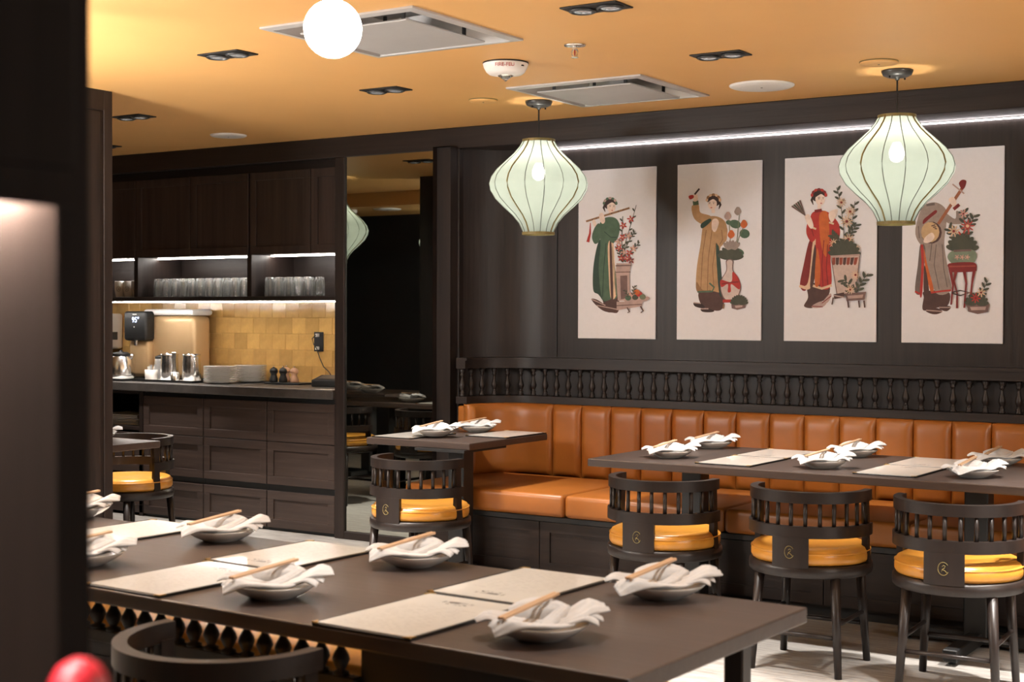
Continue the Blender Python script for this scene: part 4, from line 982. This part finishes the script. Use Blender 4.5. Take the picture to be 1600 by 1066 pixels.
# ================================================================== SERVICE COUNTER
XL, XR = -8.75, -5.918
struct('wall_service_back', G().box(XL, XR, 7.70, 7.78, 0, 2.42), GROUT)
wb = bpy.data.objects['wall_service_back']
tile_me = G().bbox(-0.0611, 0.0611, -0.009, 0.0, -0.0563, 0.0563, 0.002).mesh('tile', TILE)
for r in range(5):
    for c in range(24):
        x = XL + 0.06 + c * 0.123 - (0.0615 if r % 2 else 0)
        if x < XL + 0.03 or x > XR - 0.03: continue
        o = obj('tile', tile_me, TILE, wb, loc=(x, 7.6995, 0.938 + 0.0585 + r * 0.1135))
        o.rotation_euler = (R_(random.uniform(-.9, .9)), 0, R_(random.uniform(-.9, .9)))
struct('wall_service_left', G().box(XL - 0.05, XL, 7.05, 7.78, 0, 2.42), WV)
struct('trim_cabinet_filler', G().box(XL, XR, 7.14, 7.7, 2.362, 2.42), WH)

def shaker(name, x0, x1, z0, z1, yf, parent, m=WH, fw=0.055, sub='panel'):
    """door or drawer front: raised frame around a recessed panel"""
    o = obj(name, G().bbox(x0, x1, yf, yf + 0.02, z0, z0 + fw, 0.002).bbox(x0, x1, yf, yf + 0.02, z1 - fw, z1, 0.002).bbox(x0, x0 + fw, yf, yf + 0.02, z0 + fw, z1 - fw, 0.002).bbox(x1 - fw, x1, yf, yf + 0.02, z0 + fw, z1 - fw, 0.002), m, parent)
    obj(sub, G().box(x0 + fw - 0.002, x1 - fw + 0.002, yf + 0.010, yf + 0.018, z0 + fw - 0.002, z1 - fw + 0.002), m, o)
    return o
COLS = [(-7.664, -7.083, 'left'), (-7.079, -6.506, 'middle'), (-6.502, -5.925, 'right')]
for x0, x1, nm in COLS:
    t = thing('drawer_cabinet', 'dark wood cabinet with three stacked drawers under the service counter, %s column' % nm, 'cabinet', (0, 0, 0), 0, 'drawer cabinets under the service counter')
    obj('body', G().box(x0, x1, 7.082, 7.69, 0.0, 0.878), BLK, t)
    for z0, z1 in ((0.588, 0.846), (0.304, 0.583), (0.022, 0.262)): shaker('drawer', x0 + 0.002, x1 - 0.002, z0, z1, 7.06, t, WD)
t = thing('open_cabinet', 'dark cabinet with an open niche at the left end of the counter', 'cabinet')
x0, x1 = -8.70, -7.668
obj('side_panel', G().box(x1 - 0.035, x1, 7.06, 7.69, 0, 0.878), WV, t); obj('side_panel', G().box(x0, x0 + 0.03, 7.06, 7.69, 0, 0.878), WV, t)
obj('back_panel', G().box(x0, x1, 7.66, 7.69, 0, 0.878), BLK, t); obj('shelf', G().box(x0 + 0.03, x1 - 0.035, 7.07, 7.66, 0.60, 0.625), WH, t); obj('top_board', G().box(x0 + 0.03, x1 - 0.035, 7.07, 7.66, 0.855, 0.878), WH, t)
shaker('drawer', x0 + 0.002, x1 - 0.002, 0.304, 0.583, 7.06, t, WD); shaker('drawer', x0 + 0.002, x1 - 0.002, 0.022, 0.262, 7.06, t, WD)
for k in range(6):
    o = obj('tray', G().bbox(-0.2, 0.2, -0.14, 0.14, 0, 0.012, 0.004), SILVER, loc=(-7.98 - 0.01 * (k % 3), 7.26 + 0.006 * (k % 2), 0.6255 + k * 0.0125)); tag(o, 'thin grey tray, %s from the bottom of the stack in the counter niche' % ORD[k], 'tray', 'grey trays in the counter niche')
tag(obj('counter_top', G().bbox(XL, XR, 7.03, 7.699, 0.8785, 0.938, 0.004), STONE), 'dark stone worktop of the service counter', 'countertop')

# upper cabinets with the open shelf below
UP = [(-8.34, -7.806, 'leftmost, mostly hidden'), (-7.802, -7.268, 'second from left'), (-7.264, -6.724, 'third from left'), (-6.712, -6.182, 'fourth from left'), (-6.178, -5.920, 'rightmost and narrow')]
for x0, x1, nm in UP:
    t = thing('wall_cabinet', 'dark wood wall cabinet with a framed door above the glasses, %s' % nm, 'cabinet', (0, 0, 0), 0, 'wall cabinets above the service counter')
    obj('body', G().box(x0, x1, 7.142, 7.69, 1.818, 2.36), WV, t)
    shaker('door', x0 + 0.002, x1 - 0.002, 1.815, 2.36, 7.12, t, WDV)
sh = thing('open_shelf', 'long open dark shelf for glasses between cabinets and tile wall', 'shelf')
obj('shelf_board', G().bbox(-8.70, XR, 7.12, 7.56, 1.510, 1.538, 0.002), WH, sh); obj('back_board', G().box(-8.70, XR, 7.54, 7.56, 1.538, 1.817), WH, sh)
for x in (-7.80, -6.715): obj('divider', G().bbox(x - 0.02, x + 0.02, 7.12, 7.54, 1.538, 1.8175, 0.002), WV, sh)
obj('divider', G().bbox(-8.70, -8.66, 7.12, 7.54, 1.538, 1.8175, 0.002), WV, sh)
strip_light('thin light strip above the cups in the left shelf bay', -8.64, -7.83, 7.30, 7.312, 1.808, 1.817, LED)
strip_light('thin light strip above the long row of glasses', -7.77, -6.745, 7.30, 7.312, 1.808, 1.817, LED)
strip_light('thin light strip above the short row of glasses', -6.685, -5.93, 7.30, 7.312, 1.808, 1.817, LED)
strip_light('thin light strip under the shelf lighting the yellow tiles', -8.65, -5.93, 7.16, 7.172, 1.499, 1.5095, LED)

# glasses: upside-down faceted tumblers
gp = [(0.036, 0.0), (0.0365, 0.003), (0.034, 0.055), (0.0335, 0.06), (0.035, 0.064), (0.031, 0.118), (0.028, 0.128), (0.002, 0.130), (0.002, 0.112), (0.024, 0.110), (0.0275, 0.10), (0.031, 0.06), (0.0325, 0.003), (0.036, 0.0)]
glass_me = G().lathe(gp, 16, cap=False).mesh('tumbler', TUMBLER, False)
def glasses(x0, n, rows, where):
    for r in range(rows):
        for k in range(n):
            o = obj('tumbler', glass_me, TUMBLER, loc=(x0 + k * 0.083 + (0.03 if r % 2 else 0), 7.24 + r * 0.085, 1.5383)); o.rotation_euler.z = random.uniform(0, .4)
            tag(o, 'clear upside-down tumbler, %s from left in the %s line of the %s row' % (ORD[k], ('front', 'middle', 'back')[r], where), 'glass', 'tumblers in the %s row' % where)
glasses(-7.70, 11, 2, 'long'); glasses(-6.64, 5, 2, 'short')
cup_me = G().lathe([(0.030, 0), (0.034, 0.004), (0.042, 0.05), (0.043, 0.115), (0.0425, 0.118), (0.040, 0.116), (0.039, 0.05), (0.031, 0.008), (0.001, 0.007)], 28, cap=False).mesh('cup', WHITE, True)
for k in range(4):
    t = thing('paper_cup', 'white cup with a dark round emblem, %s from the shelf divider' % ORD[k], 'cup', (-7.895 - 0.088 * k, 7.30, 1.5383), 0, 'white cups with emblems on the shelf')
    obj('cup_body', cup_me, WHITE, t)
    g = G(); 
    for pts in ([(0.014 * math.cos(a), 0.018 * math.sin(a)) for a in [2 * PI * q / 20 for q in range(21)]], [(-0.004, -0.009), (0, 0.0), (0.005, 0.004), (0.003, 0.010), (-0.003, 0.007)], [(0, 0), (0.006, -0.008)]):
        g.tube([(0.0435 * math.sin(px / 0.0435 + 0.5), -0.0435 * math.cos(px / 0.0435 + 0.5), 0.062 + pz) for px, pz in pts], 0.0012, 5)
    obj('emblem', g, BLK, t)

# --- machines and crockery on the worktop
ZK = 0.938
t = thing('hot_water_machine', 'tall steel hot water machine with black display head and white lid', 'appliance', (-7.86, 7.54, ZK))
obj('body', G().bbox(-0.18, 0.30, -0.10, 0.085, 0.012, 0.47, 0.04, 4), CHAMP, t, auto=40)
obj('lid', G().bbox(-0.20, 0.31, -0.115, 0.09, 0.47, 0.515, 0.02, 4), WPLAST, t, smooth=True)
hd = obj('control_head', G().bbox(-0.315, -0.085, -0.20, -0.10, 0.285, 0.50, 0.022, 4), BLK, t, auto=40)
me = text_mesh('95°', 0.056, BLUE); o = obj('display', me, BLUE, hd); o.matrix_local = Matrix.Translation((-0.185, -0.2008, 0.435)) @ Matrix.Rotation(R_(90), 4, 'X')
obj('status_dot', G().lathe([(0.005, 0), (0.005, 0.001)], 10, Matrix.Translation((-0.20, -0.2005, 0.385)) @ Matrix.Rotation(R_(90), 4, 'X')), WPLAST, hd)
obj('logo_line', G().box(-0.215, -0.175, -0.2015, -0.2, 0.473, 0.480), SILVER, hd)
obj('neck', G().bbox(-0.30, -0.10, -0.165, -0.08, 0.02, 0.29, 0.03, 3), CHAMP, t, auto=40)
obj('spout', G().lathe([(0.012, 0.25), (0.014, 0.285)], 14, T(-0.20, -0.18)), STEEL, t)
obj('foot_plate', G().bbox(-0.32, 0.30, -0.11, 0.085, 0, 0.014, 0.004), BLK, t)

def tray(label, x0, x1, y0, y1):
    t = thing('serving_tray', label, 'tray', ((x0 + x1) / 2, (y0 + y1) / 2, ZK)); hx, hy = (x1 - x0) / 2, (y1 - y0) / 2
    obj('tray_base', G().bbox(-hx, hx, -hy, hy, 0.0, 0.006, 0.002), BLK, t)
    obj('tray_rim', G().box(-hx, hx, -hy, -hy + 0.008, 0.006, 0.016).box(-hx, hx, hy - 0.008, hy, 0.006, 0.016).box(-hx, -hx + 0.008, -hy + 0.008, hy - 0.008, 0.006, 0.016).box(hx - 0.008, hx, -hy + 0.008, hy - 0.008, 0.006, 0.016), BLK, t)
    obj('tray_liner', G().box(-hx + 0.01, hx - 0.01, -hy + 0.01, hy - 0.01, 0.006, 0.008), WPLAST, t)
tray('black tray with white liner under the steel pitchers', -7.90, -7.30, 7.17, 7.40)
tray('black tray under the steel coffee pot', -8.42, -7.92, 7.10, 7.33)
ZT = ZK + 0.0083
t = thing('coffee_pot', 'round steel coffee pot with black handle at the left of the counter', 'coffee pot', (-8.06, 7.215, ZT))
obj('pot_body', G().lathe([(0.060, 0), (0.090, 0.006), (0.098, 0.03), (0.097, 0.075), (0.086, 0.125), (0.070, 0.16), (0.064, 0.17), (0.002, 0.17)], 40), STEEL, t, smooth=True)
obj('lid', G().lathe([(0.066, 0.168), (0.067, 0.182), (0.05, 0.194), (0.012, 0.198), (0.010, 0.21), (0.001, 0.211)], 32), BLK, t, smooth=True)
obj('handle', G().tube([(-0.055, -0.045, 0.180), (-0.095, -0.08, 0.185), (-0.115, -0.095, 0.15), (-0.112, -0.092, 0.08), (-0.085, -0.065, 0.05)], [0.013, 0.013, 0.014, 0.012, 0.010], 10), BLK, t, smooth=True)
obj('spout', G().tube([(0.055, 0.03, 0.15), (0.08, 0.045, 0.178)], [0.02, 0.012], 10), STEEL, t, smooth=True)
t = thing('insulated_jug', 'grey insulated jug partly hidden behind the coffee pot', 'jug', (-7.80, 7.345, ZT))
obj('jug_body', G().lathe([(0.030, 0), (0.036, 0.02), (0.036, 0.13), (0.032, 0.15), (0.002, 0.152)], 28), SILVER, t, smooth=True); obj('lid', G().lathe([(0.034, 0.150), (0.034, 0.166), (0.01, 0.175), (0.001, 0.175)], 24), GREY, t, smooth=True)
t = thing('sugar_cup', 'white cup filled with paper sticks on the counter tray', 'cup', (-7.77, 7.235, ZT))
obj('cup_body', G().lathe([(0.040, 0), (0.044, 0.004), (0.046, 0.075), (0.043, 0.075), (0.041, 0.02), (0.001, 0.018)], 24, cap=False), WHITE, t, smooth=True)
for k in range(14):
    a = k * 2.4; r = 0.006 + 0.0022 * k; obj('sugar_stick', G().tube([(r * .7 * math.cos(a), r * .7 * math.sin(a), 0.02), (r * 1.1 * math.cos(a), r * 1.1 * math.sin(a), 0.085 + 0.012 * (k % 3))], 0.0045, 6), (CHOP, WPLAST, CLOTH)[k % 3], t)
def pitcher(label, x, y):
    t = thing('steel_pitcher', label, 'pitcher', (x, y, ZT), R_(-30), 'steel pitchers on the counter')
    obj('pitcher_body', G().lathe([(0.062, 0), (0.066, 0.004), (0.064, 0.10), (0.060, 0.17), (0.066, 0.19), (0.064, 0.19), (0.058, 0.17), (0.060, 0.02), (0.001, 0.015)], 36, cap=False), STEEL, t, smooth=True)
    obj('handle', G().tube([(0.060, 0, 0.165), (0.098, 0, 0.160), (0.105, 0, 0.12), (0.098, 0, 0.06), (0.064, 0, 0.04)], 0.008, 8), STEEL, t, smooth=True)
    obj('lip', G().tube([(-0.058, 0, 0.175), (-0.078, 0, 0.192)], [0.018, 0.01], 10), STEEL, t, smooth=True)
pitcher('steel pitcher on the tray, left of two', -7.62, 7.27); pitcher('steel pitcher on the tray, right of two', -7.425, 7.29)
for k in range(3):
    o = obj('teaspoon', spoon_me, STEEL, loc=(-7.500, 7.193 + 0.012 * k, ZT + 0.106)); o.rotation_euler = (R_(90), 0, 0); solid(o, 0.0012); tag(o, '%s of three steel teaspoons standing between the pitchers' % ('left', 'middle', 'right')[k], 'spoon', 'teaspoons between the pitchers')
t = thing('spoon_caddy', 'small steel caddy holding teaspoons between the pitchers', 'caddy', (-7.50, 7.205, ZT)); obj('caddy_wall', G().lathe([(0.030, 0), (0.032, 0.06), (0.030, 0.06), (0.028, 0.004), (0.001, 0.003)], 20, cap=False), STEEL, t, smooth=True); obj('caddy_rim', G().lathe([(0.0325, 0.058), (0.034, 0.061), (0.0325, 0.063)], 20, cap=False), STEEL, t)
dish_me = G().lathe([(0.001, 0.0), (0.062, 0.0), (0.066, 0.003), (0.112, 0.013), (0.115, 0.0155), (0.113, 0.0165), (0.066, 0.007), (0.001, 0.006)], 40, cap=False).mesh('dinner_plate', WHITE, True)
for (x, y, n, nm) in ((-7.13, 7.27, 11, 'front'), (-7.085, 7.525, 11, 'rear')):
    for k in range(n):
        o = obj('dinner_plate', dish_me, WHITE, loc=(x + random.uniform(-.0015, .0015), y, ZK + 0.0003 + k * 0.0105)); tag(o, 'white plate, %s from the bottom of the %s stack beside the pitchers' % (ORD[k], nm), 'plate', 'plates in the %s counter stack' % nm)
# mills on their tray
tag(obj('mill_tray', G().bbox(-6.87, -6.55, 7.43, 7.58, ZK, ZK + 0.012, 0.003), BLK), 'black tray holding the pepper mills', 'tray')
MP = [(0.028, 0), (0.030, 0.006), (0.029, 0.02), (0.021, 0.045), (0.019, 0.055), (0.027, 0.066), (0.0285, 0.078), (0.024, 0.092), (0.012, 0.100), (0.006, 0.102)]
for x, y, m, nm in ((-6.815, 7.47, BLK, 'black pepper mill at the left of the tray'), (-6.725, 7.465, BLK, 'black pepper mill in the middle of the tray'), (-6.765, 7.54, PEPPW, 'pale wooden mill behind the two black mills'), (-6.645, 7.49, PEPPW, 'pale wooden mill at the right of the tray')):
    t = thing('pepper_mill', nm, 'pepper mill', (x, y, ZK + 0.0123), 0, 'pepper mills on the black tray')
    obj('mill_body', G().lathe(MP[:6], 24), m, t, smooth=True); obj('mill_head', G().lathe(MP[5:], 24), m, t, smooth=True); obj('knob', G().lathe([(0.003, 0.100), (0.006, 0.106), (0.005, 0.112), (0.001, 0.114)], 12), STEEL, t, smooth=True)
# outlets, cords, phone base
def outlet(label, x, z, plug):
    t = thing('wall_outlet', label, 'outlet', (x, 7.690, z), 0, 'black wall outlets on the tiles')
    obj('plate', G().bbox(-0.042, 0.042, -0.006, 0, -0.068, 0.068, 0.002), BLK, t)
    for s in (-1, 1): 
        k = obj('socket', G().bbox(-0.017, 0.017, -0.008, -0.006, s * 0.038 - 0.015, s * 0.038 + 0.015, 0.001), BLK, t)
        if plug == 2: obj('charger', G().bbox(-0.011, 0.011, -0.03, -0.008, s * 0.045 - 0.011, s * 0.045 + 0.011, 0.002), WPLAST, t)
    if plug == 1: obj('plug', G().bbox(-0.02, 0.02, -0.05, -0.008, -0.05, -0.015, 0.004), BLK, t)
outlet('black wall outlet with a plug beside the hot water machine', -7.745, 1.228, 1)
outlet('black wall outlet with two small chargers near the right post', -6.595, 1.229, 2)
tag(obj('power_cord', G().tube([(-7.768, 7.664, 1.195), (-7.80, 7.660, 1.188), (-7.85, 7.658, 1.175), (-7.90, 7.655, 1.165)], 0.004, 6), BLK, smooth=True), 'short black cord from the machine to the outlet', 'cord')
tag(obj('charging_cord', G().tube([(-6.595, 7.655, 1.275), (-6.62, 7.645, 1.25), (-6.60, 7.64, 1.21), (-6.58, 7.645, 1.185), (-6.53, 7.62, 1.12), (-6.46, 7.58, 1.06), (-6.38, 7.54, 1.03), (-6.33, 7.50, 1.012)], 0.0035, 6), BLK, smooth=True), 'black charging cord hanging from the right outlet to the counter', 'cord')
t = thing('card_terminal', 'black card terminal on the counter beside the right post', 'terminal', (-6.27, 7.42, ZK), R_(15))
g = G().bbox(-0.10, 0.10, -0.08, 0.08, 0, 0.045, 0.008, 2); g.v = [(x, y, z + (0.03 * (y + 0.08) / 0.16 if z > 0.02 else 0)) for x, y, z in g.v]
obj('casing', g, BLK, t); g = G().box(-0.07, 0.07, -0.05, 0.06, 0.046, 0.048); g.v = [(x, y, z + 0.03 * (y + 0.08) / 0.16) for x, y, z in g.v]; obj('screen', g, GREY, t)
tag(obj('paper_slip', G().box(-6.09, -5.96, 7.06, 7.13, ZK + 0.0002, ZK + 0.0012), WPLAST), 'white paper slip at the right end of the counter', 'paper')
t = thing('towel_dispenser', 'white towel dispenser on the tile wall at the partition edge', 'dispenser', (-8.70, 7.688, 1.15))
obj('casing', G().bbox(-0.04, 0.14, -0.20, 0, 0.0, 0.27, 0.02, 3), WPLAST, t, smooth=True); obj('window', G().bbox(0.1395, 0.142, -0.12, -0.06, 0.07, 0.13, 0.0005), GREY, t); obj('slot', G().box(-0.01, 0.11, -0.15, -0.05, -0.002, 0.001), BLK, t)

# ================================================================== NEAR THE CAMERA
t = thing('host_stand', 'dark wooden stand below the picture edge carrying the red vase', 'stand', (-0.674, 0.571, 0))
obj('stand_top', G().bbox(-0.10, 0.10, -0.08, 0.08, 1.07, 1.10, 0.004), WC, t); obj('stand_post', G().bbox(-0.04, 0.04, -0.04, 0.04, 0.03, 1.07, 0.004), WC, t); obj('stand_foot', G().bbox(-0.10, 0.10, -0.08, 0.08, 0, 0.03, 0.004), WC, t)
t = thing('red_vase', 'blurred red rounded vase at the bottom left edge', 'vase', (-0.674, 0.571, 1.1003))
obj('vase_body', G().lathe([(0.012, 0), (0.014, 0.004), (0.012, 0.05), (0.014, 0.075), (0.0175, 0.092), (0.0165, 0.104), (0.012, 0.112), (0.005, 0.116), (0.001, 0.117)], 28), RED, t, smooth=True)
obj('vase_foot', G().lathe([(0.015, 0.0), (0.017, 0.003), (0.014, 0.008)], 24), BLK, t)
